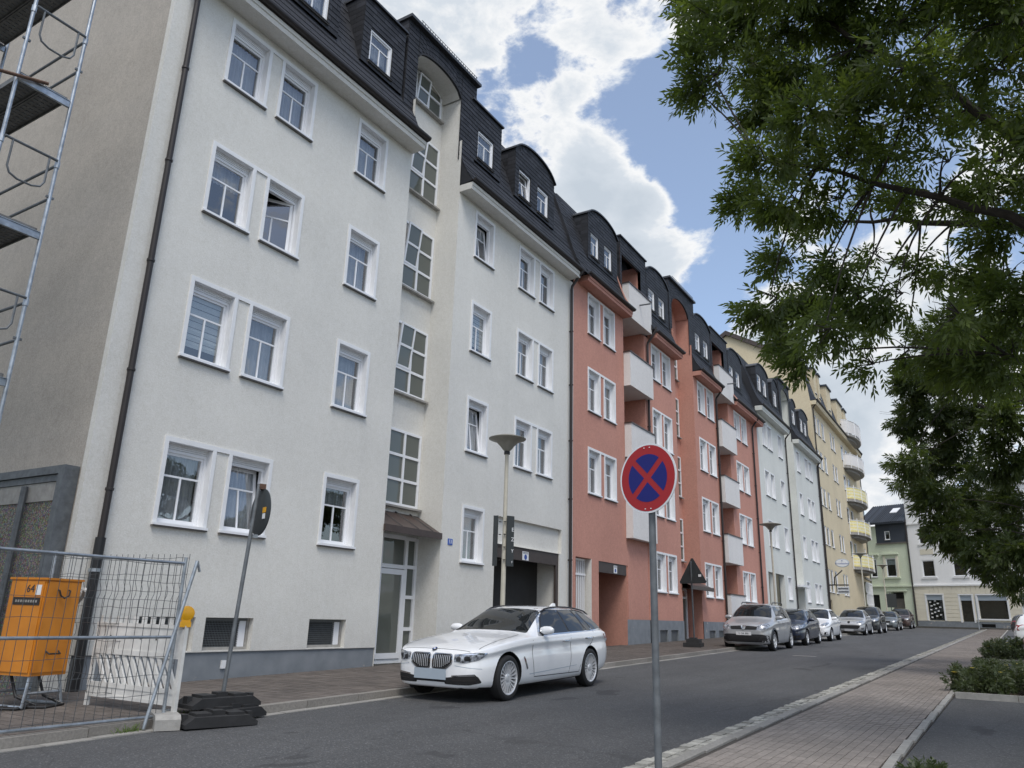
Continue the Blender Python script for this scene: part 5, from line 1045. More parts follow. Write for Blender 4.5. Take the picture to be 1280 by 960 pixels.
fs = thing('traffic_sign', 'dark rectangular traffic sign seen from behind in front of the green house door', 'traffic sign', (80, 7.9, gz(80)+.1)); MB().tube([(80, 8.6, gz(80)+.1), (80, 8.6, 3.0)], .04, 'galvanised_dull', 8).build('post', fs); MB().box(79.9, 79.95, 8.1, 9.0, 1.7, 2.9, 'sign_back').build('plate', fs)
m = MB(); m.tube([(85.8, 2.05, .0), (85.8, 2.05, 3.0)], .05, 'galvanised', 8); solo('pole', m, 'thin bare grey pole on the pavement before the white house shop window', 'pole', smooth=True)
# ------------------------------------------------------------------ cars (front towards the camera, local x runs from nose to tail)
def spl(keys):
    xs = [k[0] for k in keys]; ys = [k[1] for k in keys]; n = len(xs); d = [(ys[i+1]-ys[i])/(xs[i+1]-xs[i]) for i in range(n-1)]; m = [d[0]]+[0]*(n-2)+[d[-1]]
    for i in range(1, n-1): m[i] = 0 if d[i-1]*d[i] <= 0 else 2*d[i-1]*d[i]/(d[i-1]+d[i])
    def f(x):
        if x <= xs[0]: return ys[0]
        if x >= xs[-1]: return ys[-1]
        i = max(j for j in range(n-1) if xs[j] <= x); h = xs[i+1]-xs[i]; t = (x-xs[i])/h
        return (2*t**3-3*t**2+1)*ys[i]+(t**3-2*t**2+t)*h*m[i]+(-2*t**3+3*t**2)*ys[i+1]+(t**3-t**2)*h*m[i+1]
    return f
def lerp(a, b, t): return a+(b-a)*t
def round_poly(poly, r=.02, n=4):
    out = []; N_ = len(poly)
    for i in range(N_):
        p, a, b = Vector(poly[i]), Vector(poly[i-1]), Vector(poly[(i+1) % N_]); da, db = a-p, b-p; rr = min(r, da.length*.45, db.length*.45); p0, p1 = p+da.normalized()*rr, p+db.normalized()*rr
        for k in range(n+1): t = k/n; out.append(tuple((1-t)**2*p0+2*t*(1-t)*p+t*t*p1))
    return out
class Car:
    def __init__(s, label, X, Yc, P, paint_, yaw=0.0, lite=False, group='cars parked along the left kerb', slope=True, name='parked_car'):
        s.P = P; s.lite = lite; L_ = P['L']; s.root = thing(name, label, 'car', (0, 0, 0), group)
        s.W = Matrix.Translation((X, Yc, gz(X+L_/2)-.0165*L_/2 if slope else gz(X))) @ Matrix.Rotation(yaw, 4, 'Z') @ Matrix.Rotation(-math.atan(.0165) if slope else 0, 4, 'Y') @ Matrix.Scale(P.get('scale', 1.0), 4)
        s.root.matrix_world = s.W @ Matrix.Translation((L_/2, 0, 0)); BASE[s.root.name] = s.root.matrix_world.copy()
        zt, zs, zb, hw, cab, wr = [spl(P[k]) for k in ('zt', 'zs', 'zb', 'hw', 'cab', 'wr')]
        s.hw, s.zt = hw, zt; xs = sorted({round(L_*(0.5-0.5*math.cos(math.pi*i/44)), 4) for i in range(45)} | {x for k in ('zt',) for x, _ in P[k]} | {.02, .05, .1, L_-.02, L_-.06})
        v, f = [], []; cr = P.get('crease', 0.012)
        for x in xs:
            b, t, sh, h, c, w_ = zb(x), zt(x), zs(x), hw(x), cab(x), wr(x); sh = min(sh, t-.015); k = min(1, (sh-b)/.5)
            B = (lerp(.84*h, w_, c), lerp(sh+.55*(t-sh), t-.070, c)); A_ = (.958*h, sh)
            half = [(0, b), (.6*h, b), (.88*h, b+.008*k), (.962*h, b+.07*k), (.985*h, b+.34*(sh-b)), (1.0*h, b+.56*(sh-b)), (.995*h-cr*k*.8, b+.70*(sh-b)), (.995*h-cr*k, b+.79*(sh-b)), (.998*h, b+.865*(sh-b)), (.990*h, b+.90*(sh-b)), (.976*h, sh-.02*k), A_,
                    (lerp(A_[0], B[0], .10)-.006*c, lerp(A_[1], B[1], .06)), (lerp(A_[0], B[0], .5)+.018*c, lerp(A_[1], B[1], .5)), B, (lerp(.56*h, .9*w_, c), lerp(sh+.86*(t-sh), t-.026, c)), (lerp(.3*h, .55*w_, c), lerp(sh+.97*(t-sh), t-.006, c)), (0, t)]
            ring_ = [(x, y, z) for y, z in half]+[(x, -y, z) for y, z in half[-2:0:-1]]; v += ring_
        n = len(ring_)
        for i in range(len(xs)-1):
            for j in range(n): a = i*n+j; b = i*n+(j+1) % n; f.append((a, a+n, b+n, b))
        for i, flip in ((0, False), (len(xs)-1, True)):
            ctr = len(v); pts = v[i*n:(i+1)*n]; v.append((xs[i], 0, sum(p[2] for p in pts)/n))
            for j in range(n): a = i*n+j; b = i*n+(j+1) % n; f.append((a, b, ctr) if not flip else (b, a, ctr))
        me = bpy.data.meshes.new('body'); me.from_pydata(v, [], f); me.materials.append(MATS[paint_]); me.materials.append(MATS['arch_black'])
        o = bpy.data.objects.new('tmp', me); COL.objects.link(o); ss = o.modifiers.new('s', 'SUBSURF'); ss.levels = 1; cut = []
        r = P['wr_out']+.045; ax = (P['fx'], P['fx']+P['wb'])
        for x in ax:
            for sg in (-1, 1):
                cm = MB(); cm.lathe([(0, .36), (r, .36), (r, 1.1), (0, 1.1)], 'arch_black', 40, 'y'); q = cm.mesh('cut', recalc=True)
                if sg < 0: q.transform(Matrix.Rotation(math.pi, 4, 'Z'))
                co = bpy.data.objects.new('cut', q); COL.objects.link(co); co.location = (x, 0, P['wr_out']+.012); bpy.context.view_layer.update()
                bo = o.modifiers.new('b', 'BOOLEAN'); bo.operation = 'DIFFERENCE'; bo.object = co; bo.solver = 'EXACT'; bo.material_mode = 'TRANSFER'; cut.append(co)
        dg = bpy.context.evaluated_depsgraph_get(); bm_ = bpy.data.meshes.new_from_object(o.evaluated_get(dg)); bm_.name = 'body'
        for c_ in cut+[o]: bpy.data.objects.remove(c_)
        ai = [i for i, q in enumerate(bm_.materials) if q and q.name == 'arch_black'][0]
        for p_ in bm_.polygons:
            if p_.normal.z < -.9 and p_.center.z < .30: p_.material_index = ai
        bm_.polygons.foreach_set('use_smooth', [True]*len(bm_.polygons)); bm_.set_sharp_from_angle(angle=R(34)); s.body = s.add('body', bm_)
        s.bvh = BVHTree.FromPolygons([tuple(q.co) for q in bm_.vertices], [tuple(p.vertices) for p in bm_.polygons])
        s.wheels(P.get('spokes', 10), P.get('rim', 'alloy'))
    def add(s, name, me, parent=None, M=None): return child(name, me, parent or s.root, s.W @ (M or Matrix.Identity(4)))
    def patch(s, name, poly, org, U, V, D, mat, off=.004, parent=None, grid=.07, rnd=.03, build=True, mb=None):
        """a panel cut to an outline and laid on the body along direction D"""
        org, U, V, D = Vector(org), Vector(U).normalized(), Vector(V).normalized(), Vector(D).normalized()
        poly = round_poly(poly, rnd) if rnd else poly
        bm = bmesh.new(); bm.faces.new([bm.verts.new((p[0], p[1], 0)) for p in poly])
        xs = [p[0] for p in poly]; ys = [p[1] for p in poly]
        for ax, lo, hi in ((0, min(xs), max(xs)), (1, min(ys), max(ys))):
            k = lo+grid
            while k < hi-.01:
                co = Vector((k, 0, 0)) if ax == 0 else Vector((0, k, 0)); no = Vector((1, 0, 0)) if ax == 0 else Vector((0, 1, 0))
                bmesh.ops.bisect_plane(bm, geom=bm.verts[:]+bm.edges[:]+bm.faces[:], plane_co=co, plane_no=no); k += grid
        miss = []
        for q in bm.verts:
            O = org+U*q.co.x+V*q.co.y; hit = s.bvh.ray_cast(O-D*0.0, D, 6)
            if hit[0] is None: miss.append(q); q.co = O; continue
            nn = hit[1] if hit[1].dot(D) < 0 else -hit[1]; q.co = hit[0]+nn*off
        bmesh.ops.delete(bm, geom=miss, context='VERTS')
        me = bpy.data.meshes.new(name); bm.to_mesh(me); bm.free(); me.materials.append(MATS[mat]); me.polygons.foreach_set('use_smooth', [True]*len(me.polygons))
        return s.add(name, me, parent)
    def side(s, name, poly, mat, off=.004, both=True, **k):
        r = [s.patch(name, poly, (0, 2.0, 0), (1, 0, 0), (0, 0, 1), (0, -1, 0), mat, off, **k)] if both else []
        r.append(s.patch(name, poly, (0, -2.0, 0), (1, 0, 0), (0, 0, 1), (0, 1, 0), mat, off, **k)); return r
    def front(s, name, poly, mat, off=.004, ang=0.0, **k):
        """outline in (y, z) as seen from ahead; ang turns the view outwards"""
        D = Vector((math.cos(ang), -math.sin(ang), 0)); U = Vector((math.sin(ang), math.cos(ang), 0)); return s.patch(name, poly, Vector((.5, 0, 0))-D*4, U, (0, 0, 1), D, mat, off, **k)
    def rear(s, name, poly, mat, off=.004, ang=0.0, **k):
        D = Vector((-math.cos(ang), -math.sin(ang), 0)); U = Vector((-math.sin(ang), math.cos(ang), 0)); return s.patch(name, poly, Vector((s.P['L']-.5, 0, 0))-D*4, U, (0, 0, 1), D, mat, off, **k)
    def wheels(s, sp, rim):
        P = s.P; r = P['wr_out']; wd = .21; rr = r*P.get('rimk', .72)
        if 'wm' not in P:
            t = MB(); t.lathe([(rr-.012, -.09), (rr, -.105), (rr+.03, -.112), (r-.03, -.105), (r-.006, -.085), (r, -.05), (r, .05), (r-.006, .085), (r-.03, .105), (rr+.03, .112), (rr, .105), (rr-.012, .09)], 'tyre', 40, 'y'); a = t.mesh('wheel', True, True)
            q = MB(); q.lathe([(rr, .10), (rr-.012, .104), (rr-.022, .095), (rr-.03, .03)], rim, 40, 'y'); q.lathe([(0, .02), (rr-.02, .02)], 'arch_black', 28, 'y'); q.lathe([(0, .085), (.035, .085), (.062, .078), (.07, .05)], rim, 20, 'y')
            for k in range(sp):
                th = 2*math.pi*k/sp; c, d = math.cos(th), math.sin(th); w0, w1 = (.014, .010) if sp > 8 else (.034, .030)
                def pt(rad, off_, y): return (c*rad-d*off_, y, d*rad+c*off_)
                i = len(q.v); q.v += [pt(.05, -w0, .07), pt(.05, w0, .07), pt(rr-.015, w1, .088), pt(rr-.015, -w1, .088), pt(.05, -w0, .04), pt(.05, w0, .04), pt(rr-.015, w1, .05), pt(rr-.015, -w1, .05)]; mi = q.mi(rim)
                for fc in ((0,1,2,3), (4,7,6,5), (0,3,7,4), (1,5,6,2)): q.f.append(tuple(i+z for z in fc)); q.m.append(mi)
            b = q.mesh('rim', False, False)
            bmm = bmesh.new(); bmm.from_mesh(b); bmesh.ops.recalc_face_normals(bmm, faces=bmm.faces); bmm.to_mesh(b); bmm.free(); P['wm'] = (a, b)
        for x in (P['fx'], P['fx']+P['wb']):
            for sg in (-1, 1):
                M = Matrix.Translation((x, sg*(s.hw(x)-.115), r)) @ Matrix.Rotation(0 if sg > 0 else math.pi, 4, 'Z') @ Matrix.Rotation(random.uniform(0, 6), 4, 'Y')
                w_ = s.add('wheel', P['wm'][0], None, M); s.add('rim', P['wm'][1], w_, M)
    def mirror(s, x, z, paint_, y=None, sz=1.0):
        me = MB().lathe([(.0, -.10*sz), (.055*sz, -.095*sz), (.085*sz, -.05*sz), (.09*sz, 0), (.085*sz, .06*sz), (.05*sz, .10*sz), (0, .105*sz)], paint_, 16, 'y')
        st = MB().box(-.02, .03, -.12, .0, -.075*sz, -.045*sz, 'trim_black'); q = me.mesh('mirror', True, True); q2 = st.mesh('mirror_foot')
        for sg in (-1, 1):
            yy = (y or s.hw(x))+.03; M = Matrix.Translation((x, sg*yy, z)) @ Matrix.Rotation(0 if sg > 0 else math.pi, 4, 'Z') @ Matrix.Diagonal((.72, 1.25, .78, 1)); o = s.add('mirror', q, None, M)
            s.add('mirror_foot', q2, o, Matrix.Translation((x+.02, sg*yy, z)) @ Matrix.Rotation(0 if sg > 0 else math.pi, 4, 'Z'))
    def line(s, pts, sides=(-1, 1), w_=.012, mat='trim_black', name='door_gap'):
        for a, b in zip(pts[:-1], pts[1:]):
            d = (Vector(b)-Vector(a)).normalized(); n = Vector((-d.y, d.x))*w_/2; poly = [tuple(Vector(a)-n), tuple(Vector(b)-n), tuple(Vector(b)+n), tuple(Vector(a)+n)]
            s.side(name, poly, mat, .0025, rnd=0, grid=.1, both=len(sides) > 1)
    def arch(s, x, r0, r1, mat, off=.008):
        for sg in (-1, 1):
            V, F_ = [], []
            for k in range(25):
                t = math.pi*(k-1)/22
                for r in (r0, (r0+r1)/2, r1):
                    px, pz = x+r*math.cos(t), s.P['wr_out']+.012+r*math.sin(t); h = s.bvh.ray_cast(Vector((px, sg*3, pz)), Vector((0, -sg, 0)), 2.6)[0]; V.append((px, (h.y if h else sg*s.hw(px))+sg*off, pz))
            for k in range(24):
                for j in range(2): a = k*3+j; F_.append((a, a+1, a+4, a+3))
            me = bpy.data.meshes.new('arch_trim'); me.from_pydata(V, [], F_); me.materials.append(MATS[mat]); s.add('arch_trim', me)
    def handle(s, x, z, paint_):
        for sg in (-1, 1):
            h = s.bvh.ray_cast(Vector((x, sg*2, z)), Vector((0, -sg, 0)), 4)
            if h[0]: m = MB(); m.tube([(x-.11, h[0].y-sg*.005, z), (x-.09, h[0].y+sg*.028, z), (x+.09, h[0].y+sg*.028, z+.005), (x+.11, h[0].y-sg*.005, z+.005)], .014, paint_, 8); s.add('door_handle', m.mesh('door_handle', True))
# ---- the white estate car
PB = dict(scale=.94, L=4.94, fx=.87, wb=2.975, wr_out=.345, spokes=20, rimk=.76,
  zt=[(0, .62), (.02, .70), (.06, .75), (.14, .79), (.4, .85), (.9, .93), (1.4, .99), (1.6, 1.03), (1.98, 1.235), (2.36, 1.40), (2.7, 1.452), (3.1, 1.466), (3.7, 1.455), (4.2, 1.415), (4.45, 1.36), (4.62, 1.22), (4.80, 1.02), (4.9, .92), (4.94, .84)],
  zs=[(0, .60), (.06, .72), (.14, .755), (.4, .815), (.9, .89), (1.6, .95), (2.4, .968), (3.6, .992), (4.4, 1.005), (4.75, .97), (4.94, .80)], zb=[(0, .30), (.03, .225), (.12, .20), (.5, .185), (1.3, .17), (3.8, .18), (4.5, .24), (4.85, .33), (4.94, .45)],
  hw=[(0, .44), (.03, .58), (.08, .68), (.16, .755), (.3, .83), (.6, .905), (1.0, .93), (2.2, .934), (3.6, .934), (4.2, .915), (4.6, .87), (4.84, .80), (4.94, .70)], cab=[(0, 0), (1.50, 0), (1.75, .3), (2.2, .85), (2.45, 1), (4.5, 1), (4.75, .6), (4.94, 0)],
  wr=[(0, .7), (1.5, .74), (2.4, .60), (3.2, .615), (4.4, .575), (4.94, .6)], crease=.028)
c = Car('white estate car with kidney grilles parked at the kerb before the cream house', 9.69, 7.33, PB, 'paint_white')
def glasshouse(c, ws, sides_, chrome=None, cowl=None):
    if chrome: c.side('window_trim', chrome, 'chrome', .003, rnd=.06)
    (x0, z0), (x1, z1), w0, w1 = ws; V = Vector((x1-x0, 0, z1-z0)); l_ = V.length/2; V.normalize(); D = Vector((V.z, 0, -V.x)); ctr = Vector(((x0+x1)/2, 0, (z0+z1)/2))
    c.patch('windscreen', [(-w0, -l_), (w0, -l_), (w1, l_), (-w1, l_)], ctr-D*1.2, (0, 1, 0), V, D, 'car_glass', .005, grid=.06, rnd=.06)
    for p in sides_: c.side('window', p, 'car_glass', .007, rnd=.035)
glasshouse(c, ((1.63, 1.045), (2.40, 1.412), .755, .585),
           [[(1.98, .985), (2.98, 1.005), (2.93, 1.385), (2.56, 1.375), (2.32, 1.265)], [(3.05, 1.008), (3.70, 1.02), (3.53, 1.385), (3.0, 1.39)], [(3.76, 1.02), (3.98, 1.025), (3.74, 1.378), (3.60, 1.382)], [(4.04, 1.03), (4.46, 1.055), (4.40, 1.13), (4.12, 1.315), (3.80, 1.372)]],
           [(1.84, .955), (4.52, 1.022), (4.56, 1.06), (4.49, 1.17), (4.13, 1.362), (3.5, 1.425), (2.50, 1.418), (2.22, 1.28)])
c.side('pillar_trim', [(1.93, .98), (4.50, 1.045), (4.44, 1.14), (4.11, 1.33), (3.5, 1.398), (2.53, 1.39), (2.27, 1.26)], 'trim_black', .0045)
for sg in (-1, 1):
    f_ = lambda p: [(sg*a, b) for a, b in (p if sg > 0 else p[::-1])]
    c.front('grille_surround', f_([(.016, .485), (.27, .475), (.415, .585), (.405, .69), (.36, .72), (.05, .72), (.016, .685)]), 'chrome', .010, rnd=.05, grid=.04)
    g_ = c.front('grille', f_([(.034, .50), (.262, .492), (.393, .593), (.385, .68), (.35, .702), (.06, .702), (.034, .676)]), 'arch_black', .016, rnd=.05, grid=.04)
    for k in range(9): x = .062+.036*k; c.front('grille_bar', f_([(x, .515+max(0, x-.2)*.5), (x+.010, .515+max(0, x-.2)*.5), (x+.010, .69), (x, .69)]), 'alloy', .022, rnd=0, parent=g_, grid=.05)
    hl = c.front('headlight', f_([(.335, .60), (.70, .585), (.80, .64), (.86, .735), (.78, .745), (.335, .695)]), 'lamp_glass', .006, ang=sg*R(28) , rnd=.03, grid=.04) if False else c.front('headlight', f_([(.43, .605), (.62, .59), (.76, .63), (.845, .735), (.72, .745), (.43, .705)]), 'lamp_glass', .006, rnd=.02, grid=.03)
    c.front('headlight_trim', f_([(.43, .685), (.82, .722), (.835, .738), (.43, .708)]), 'chrome', .012, rnd=0, grid=.03, parent=hl)
    for k in range(2): c.front('lamp_lens', f_([(.47+.13*k, .61+.015*k), (.55+.13*k, .61+.015*k), (.55+.13*k, .675+.015*k), (.47+.13*k, .675+.015*k)]), 'trim_black', .012, rnd=.04, grid=.03, parent=hl)
    c.front('air_intake', f_([(.27, .275), (.66, .27), (.79, .30), (.76, .405), (.66, .415), (.27, .365)]), 'arch_black', .006, rnd=.03, grid=.04); c.front('intake_trim', f_([(.40, .385), (.75, .405), (.73, .432), (.40, .405)]), 'chrome', .011, rnd=0, grid=.04)
    m = MB(); pts = []
    for k in range(13):
        x = 2.42+(4.40-2.42)*k/12; h_ = c.bvh.ray_cast(Vector((x, sg*(.585-.02*k/12), 3)), Vector((0, 0, -1)))[0]; pts.append((x, h_.y, h_.z+(.004 if k in (0, 12) else .032)))
    m.tube(pts, .015, 'trim_black', 8); c.add('roof_rail', m.mesh('roof_rail', True))
    c.patch('hood_gap', [(.25, -.006), (1.5, -.006), (1.5, .006), (.25, .006)], (0, sg*.74, 2), (1, -.03*sg, 0), (0, 1, 0), (0, 0, -1), 'trim_black', .002, rnd=0)
c.front('lower_intake', [(-.32, .30), (.32, .30), (.32, .37), (-.32, .37)], 'arch_black', .006, rnd=.02)
c.front('number_plate', [(-.31, .335), (.31, .335), (.31, .49), (-.31, .49)], 'plate_blank', .03, rnd=.006, grid=.3)
q = MB(); q.lathe([(0, .004), (.041, .004), (.044, -.002)], 'trim_black', 24); bd = c.add('badge', q.mesh('badge'), None, Matrix.Translation((.075, 0, .782)) @ Matrix.Rotation(R(-28), 4, 'Y'))
for k, mt in enumerate(('sign_white', 'plate_blue', 'sign_white', 'plate_blue')):
    q = MB(); q.face([(0, 0, .0055)]+[(.027*math.cos(k*math.pi/2+t*math.pi/8), .027*math.sin(k*math.pi/2+t*math.pi/8), .0055) for t in range(5)], mt); c.add('badge_quarter', q.mesh('badge_quarter'), bd, Matrix.Translation((.075, 0, .782)) @ Matrix.Rotation(R(-28), 4, 'Y'))
c.patch('hood_front_gap', [(-.005, -.66), (.005, -.66), (.005, .66), (-.005, .66)], (.115, 0, 2), (1, 0, 0), (0, 1, 0), (0, 0, -1), 'trim_black', .002, rnd=0, grid=.06)
for sg in (-1, 1):
    q_ = lambda p: [(sg*a, b) for a, b in (p if sg > 0 else p[::-1])]
    c.front('bumper_crease_shade', q_([(.45, .545), (.80, .50), (.80, .508), (.45, .553)]), 'plate_blank', .003, rnd=0, grid=.04); c.front('intake_slat', q_([(.42, .325), (.74, .335), (.74, .345), (.42, .335)]), 'gutter_dark', .012, rnd=0, grid=.04)  # grey strips paint the shade line of the bumper crease
c.mirror(2.02, 1.055, 'paint_white'); c.handle(2.80, .86, 'chrome'); c.handle(3.72, .885, 'chrome')
c.line([(1.62, .90), (1.60, .62), (1.68, .33)]); c.line([(3.02, .99), (3.0, .5), (2.95, .30)]); c.line([(4.02, 1.01), (3.92, .80), (3.62, .66), (3.42, .42), (3.36, .30)]); c.line([(1.68, .315), (3.36, .30)])
c.side('fender_vent', [(1.30, .64), (1.34, .66), (1.46, .46), (1.42, .44)], 'chrome', .004, rnd=.01); c.side('sill_crease_shade', [(1.52, .36), (3.25, .42), (3.25, .428), (1.52, .372)], 'plate_blank', .003, rnd=0)  # the grey sill strip paints the shade along the crease
for sg in (-1, 1): c.rear('tail_light', [(sg*a, b) for a, b in ([(.45, .87), (.86, .86), (.88, .95), (.45, .96)][::sg])], 'lamp_red', .006)
c.side('tail_light', [(4.64, .88), (4.92, .87), (4.86, .95), (4.70, .965)], 'lamp_red', .006, rnd=.02); q = MB(); q.prism([(0, 0), (.22, 0), (.20, .06), (.14, .065)], -.02, .02, 'paint_white', 'xz'); c.add('antenna_fin', q.mesh('antenna_fin', recalc=True), None, Matrix.Translation((3.85, 0, 1.452)))
# ---- smaller cars share this builder
def hatch(L_, H, W_, wb, fx, r, nose=.62, hood=.93, cowl=1.15, roof0=1.95, tail=.35, spokes=8, rim='alloy', belt=.93):
    return dict(L=L_, fx=fx, wb=wb, wr_out=r, spokes=spokes, rim=rim, rimk=.68,
      zt=[(0, nose), (.04, nose+.08), (.14, nose+.15), (.4, hood-.07), (cowl-.1, hood+.05), (cowl+.02, hood+.10), (lerp(cowl, roof0, .5), lerp(hood+.10, H, .58)), (roof0, H-.06), (roof0+.4, H-.005), (roof0+.9, H), (L_-tail-.35, H-.05), (L_-tail, H-.14), (L_-tail*.5, lerp(belt, H, .45)), (L_-.07, belt-.02), (L_, belt-.16)],
      zs=[(0, nose-.05), (.12, nose+.07), (.5, hood-.12), (cowl, hood-.02), (roof0, belt), (L_-.5, belt+.05), (L_-.12, belt), (L_, belt-.2)], zb=[(0, .40), (.04, .27), (.14, .22), (.6, .20), (L_-.7, .21), (L_-.1, .3), (L_, .42)],
      hw=[(0, W_*.31), (.04, W_*.37), (.14, W_*.425), (.35, W_*.465), (.8, W_*.49), (1.6, W_*.5), (L_-1.1, W_*.5), (L_-.4, W_*.47), (L_-.08, W_*.43), (L_, W_*.37)], cab=[(0, 0), (cowl-.05, 0), (cowl+.2, .3), (roof0-.05, .9), (roof0+.2, 1), (L_-tail-.1, 1), (L_-.1, .4), (L_, 0)],
      wr=[(0, W_*.38), (cowl, W_*.40), (roof0, W_*.325), (L_-.8, W_*.325), (L_, W_*.33)])
def dress(c, paint_, cowl, roof0, hood, belt, H, tail, W_, headlight, grille, lower, plate=None, plate_z=.42, cladding=None, fog=None, doors=(), hand=()):
    L_ = c.P['L']; k = W_/1.75
    glasshouse(c, ((cowl+.05, hood+.115), (roof0+.03, H-.05), .70*k, .565*k), [[(lerp(cowl, roof0, .45)+.05, belt+.045), (lerp(roof0, L_, .22), belt+.055), (lerp(roof0, L_, .22)-.02, H-.105), (roof0+.12, H-.115)], [(lerp(roof0, L_, .22)+.06, belt+.055), (L_-tail-.38, belt+.075), (L_-tail-.50, H-.125), (lerp(roof0, L_, .22)+.05, H-.105)]])
    for sg in (-1, 1):
        f_ = lambda p: [(sg*a, b) for a, b in (p if sg > 0 else p[::-1])]
        h_ = c.front('headlight', f_(headlight), 'lamp_glass', .006, rnd=.03, grid=.04); xs = [a for a, b in headlight]; zs = [b for a, b in headlight]; mx_, mz = sum(xs)/len(xs), sum(zs)/len(zs)
        c.front('lamp_lens', f_([(mx_-.05, mz-.03), (mx_+.05, mz-.03), (mx_+.05, mz+.03), (mx_-.05, mz+.03)]), 'chrome', .012, rnd=.05, parent=h_)
        if fog: c.front('fog_light', f_(fog), 'arch_black', .007, rnd=.02)
        c.rear('tail_light', f_([(.56*k, belt-.22), (.80*k, belt-.22), (.80*k, belt+.02), (.62*k, belt+.02)]), 'lamp_red', .006)
    if cladding: c.front('bumper_cladding', cladding, 'trim_black', .006, rnd=.03)
    c.front('grille', grille, 'arch_black', .008, rnd=.03, grid=.05)
    if lower: c.front('air_intake', lower, 'arch_black', .0075, rnd=.03, grid=.05)
    pz = plate_z; pt = c.front('number_plate', [(-.26, pz-.055), (.26, pz-.055), (.26, pz+.055), (-.26, pz+.055)], 'plate_white', .028, rnd=.005, grid=.3)
    if plate:
        vs = [c.W.inverted() @ (BASE[pt.name] @ v.co) for v in pt.data.vertices]; x0 = min(v.x for v in vs)
        c.add('lettering', text_mesh(plate, .085, 'print_dark', .001), pt, Matrix.Translation((x0-.008, 0, pz)) @ FACE_X)
    c.mirror(lerp(cowl, roof0, .45)+.02, belt+.09, paint_, sz=.95)
    dx = lerp(roof0, L_, .22)+.02; c.line([(cowl+.12, belt-.03), (cowl+.1, .55), (cowl+.2, .30)]); c.line([(dx, belt+.03), (dx, .5), (dx-.03, .30)]); c.handle(dx-.18, belt-.09, paint_); c.handle(dx+.62, belt-.07, paint_)
PD = hatch(4.02, 1.60, 1.75, 2.59, .82, .335, .74, 1.02, 1.08, 1.72, .20, 6, belt=1.02)
c = Car('silver crossover hatchback with roof bars and black wheel arch trims before the pink house', 27.9, 7.72, PD, 'paint_silver')
dress(c, 'paint_silver', 1.08, 1.72, 1.02, 1.02, 1.60, .20, 1.75, [(.42, .72), (.66, .70), (.79, .77), (.80, .89), (.68, .92), (.46, .83)], [(-.43, .71), (.43, .71), (.47, .81), (.16, .83), (-.16, .83), (-.47, .81)], [(-.45, .34), (.45, .34), (.55, .47), (-.55, .47)], 'V OR 909', .58, [(-.86, .24), (.86, .24), (.86, .50), (.60, .56), (-.60, .56), (-.86, .50)], [(.60, .36), (.72, .36), (.72, .46), (.60, .46)])
c.front('badge', [(-.07, .76), (-.04, .71), (.04, .71), (.07, .76), (.09, .83), (-.09, .83)], 'chrome', .022, rnd=.02); c.front('skid_plate', [(-.60, .235), (.60, .235), (.62, .262), (-.62, .262)], 'alloy', .014, rnd=0)
for sg in (-1, 1): m = MB(); m.tube([(1.95, sg*.55, 1.56), (2.05, sg*.55, 1.625), (3.35, sg*.55, 1.63), (3.5, sg*.55, 1.56)], .018, 'alloy_dark', 8); c.add('roof_rail', m.mesh('roof_rail', True))
for x in (.82, .82+2.59): c.arch(x, .372, .435, 'trim_black')
PC = hatch(4.06, 1.45, 1.73, 2.59, .84, .315, .64, .90, 1.15, 1.95, .35, 10, belt=.92)
c = Car('dark navy hatchback behind the silver crossover', 33.55, 7.76, PC, 'paint_navy')
dress(c, 'paint_navy', 1.15, 1.95, .90, .92, 1.45, .35, 1.73, [(.36, .66), (.62, .62), (.78, .70), (.80, .80), (.66, .80), (.40, .72)], [(-.34, .62), (.34, .62), (.36, .70), (-.36, .70)], [(-.55, .28), (.55, .28), (.58, .40), (-.58, .40)], None, .50, None, [(.58, .32), (.74, .34), (.72, .42), (.60, .40)])
PW = hatch(3.67, 1.50, 1.66, 2.42, .76, .30, .64, .92, 1.0, 1.75, .28, 6, belt=.95)
c = Car('small white hatchback between the navy and the silver cars', 39.55, 7.80, PW, 'paint_white')
dress(c, 'paint_white', 1.0, 1.75, .92, .95, 1.50, .28, 1.66, [(.42, .70), (.62, .66), (.74, .76), (.74, .84), (.62, .84), (.46, .76)], [(-.38, .42), (.38, .42), (.50, .30), (-.50, .30)], [(-.36, .64), (.36, .64), (.36, .68), (-.36, .68)], None, .52, None, [(.56, .28), (.72, .30), (.70, .44), (.60, .42)])
PP = hatch(4.05, 1.50, 1.75, 2.54, .86, .315, .62, .92, 1.2, 2.0, .35, 7, belt=.95)
c = Car('silver hatchback with wide open black grille mouth, parked before the pale houses', 51.4, 7.95, PP, 'paint_silver')
dress(c, 'paint_silver', 1.2, 2.0, .92, .95, 1.50, .35, 1.75, [(.40, .70), (.62, .68), (.80, .80), (.80, .87), (.62, .84)], [(-.50, .38), (.50, .38), (.62, .50), (.58, .58), (-.58, .58), (-.62, .50)], None, None, .32, None, [(.66, .34), (.78, .36), (.77, .44), (.68, .44)]); c.front('badge', [(-.06, .68), (.06, .68), (.07, .80), (-.07, .80)], 'arch_black', .012, rnd=.03)
PS = hatch(4.45, 1.72, 1.84, 2.66, .88, .36, .78, 1.06, 1.2, 1.95, .35, 7, belt=1.08)
c = Car('tall dark grey off-roader parked behind the silver hatchback', 56.6, 7.82, PS, 'paint_anthracite')
dress(c, 'paint_anthracite', 1.2, 1.95, 1.06, 1.08, 1.72, .35, 1.84, [(.45, .80), (.72, .78), (.84, .86), (.84, .94), (.50, .90)], [(-.40, .62), (.40, .62), (.44, .88), (-.44, .88)], [(-.55, .34), (.55, .34), (.58, .46), (-.58, .46)], None, .54, None, [(.62, .42), (.76, .42), (.76, .5), (.62, .5)])
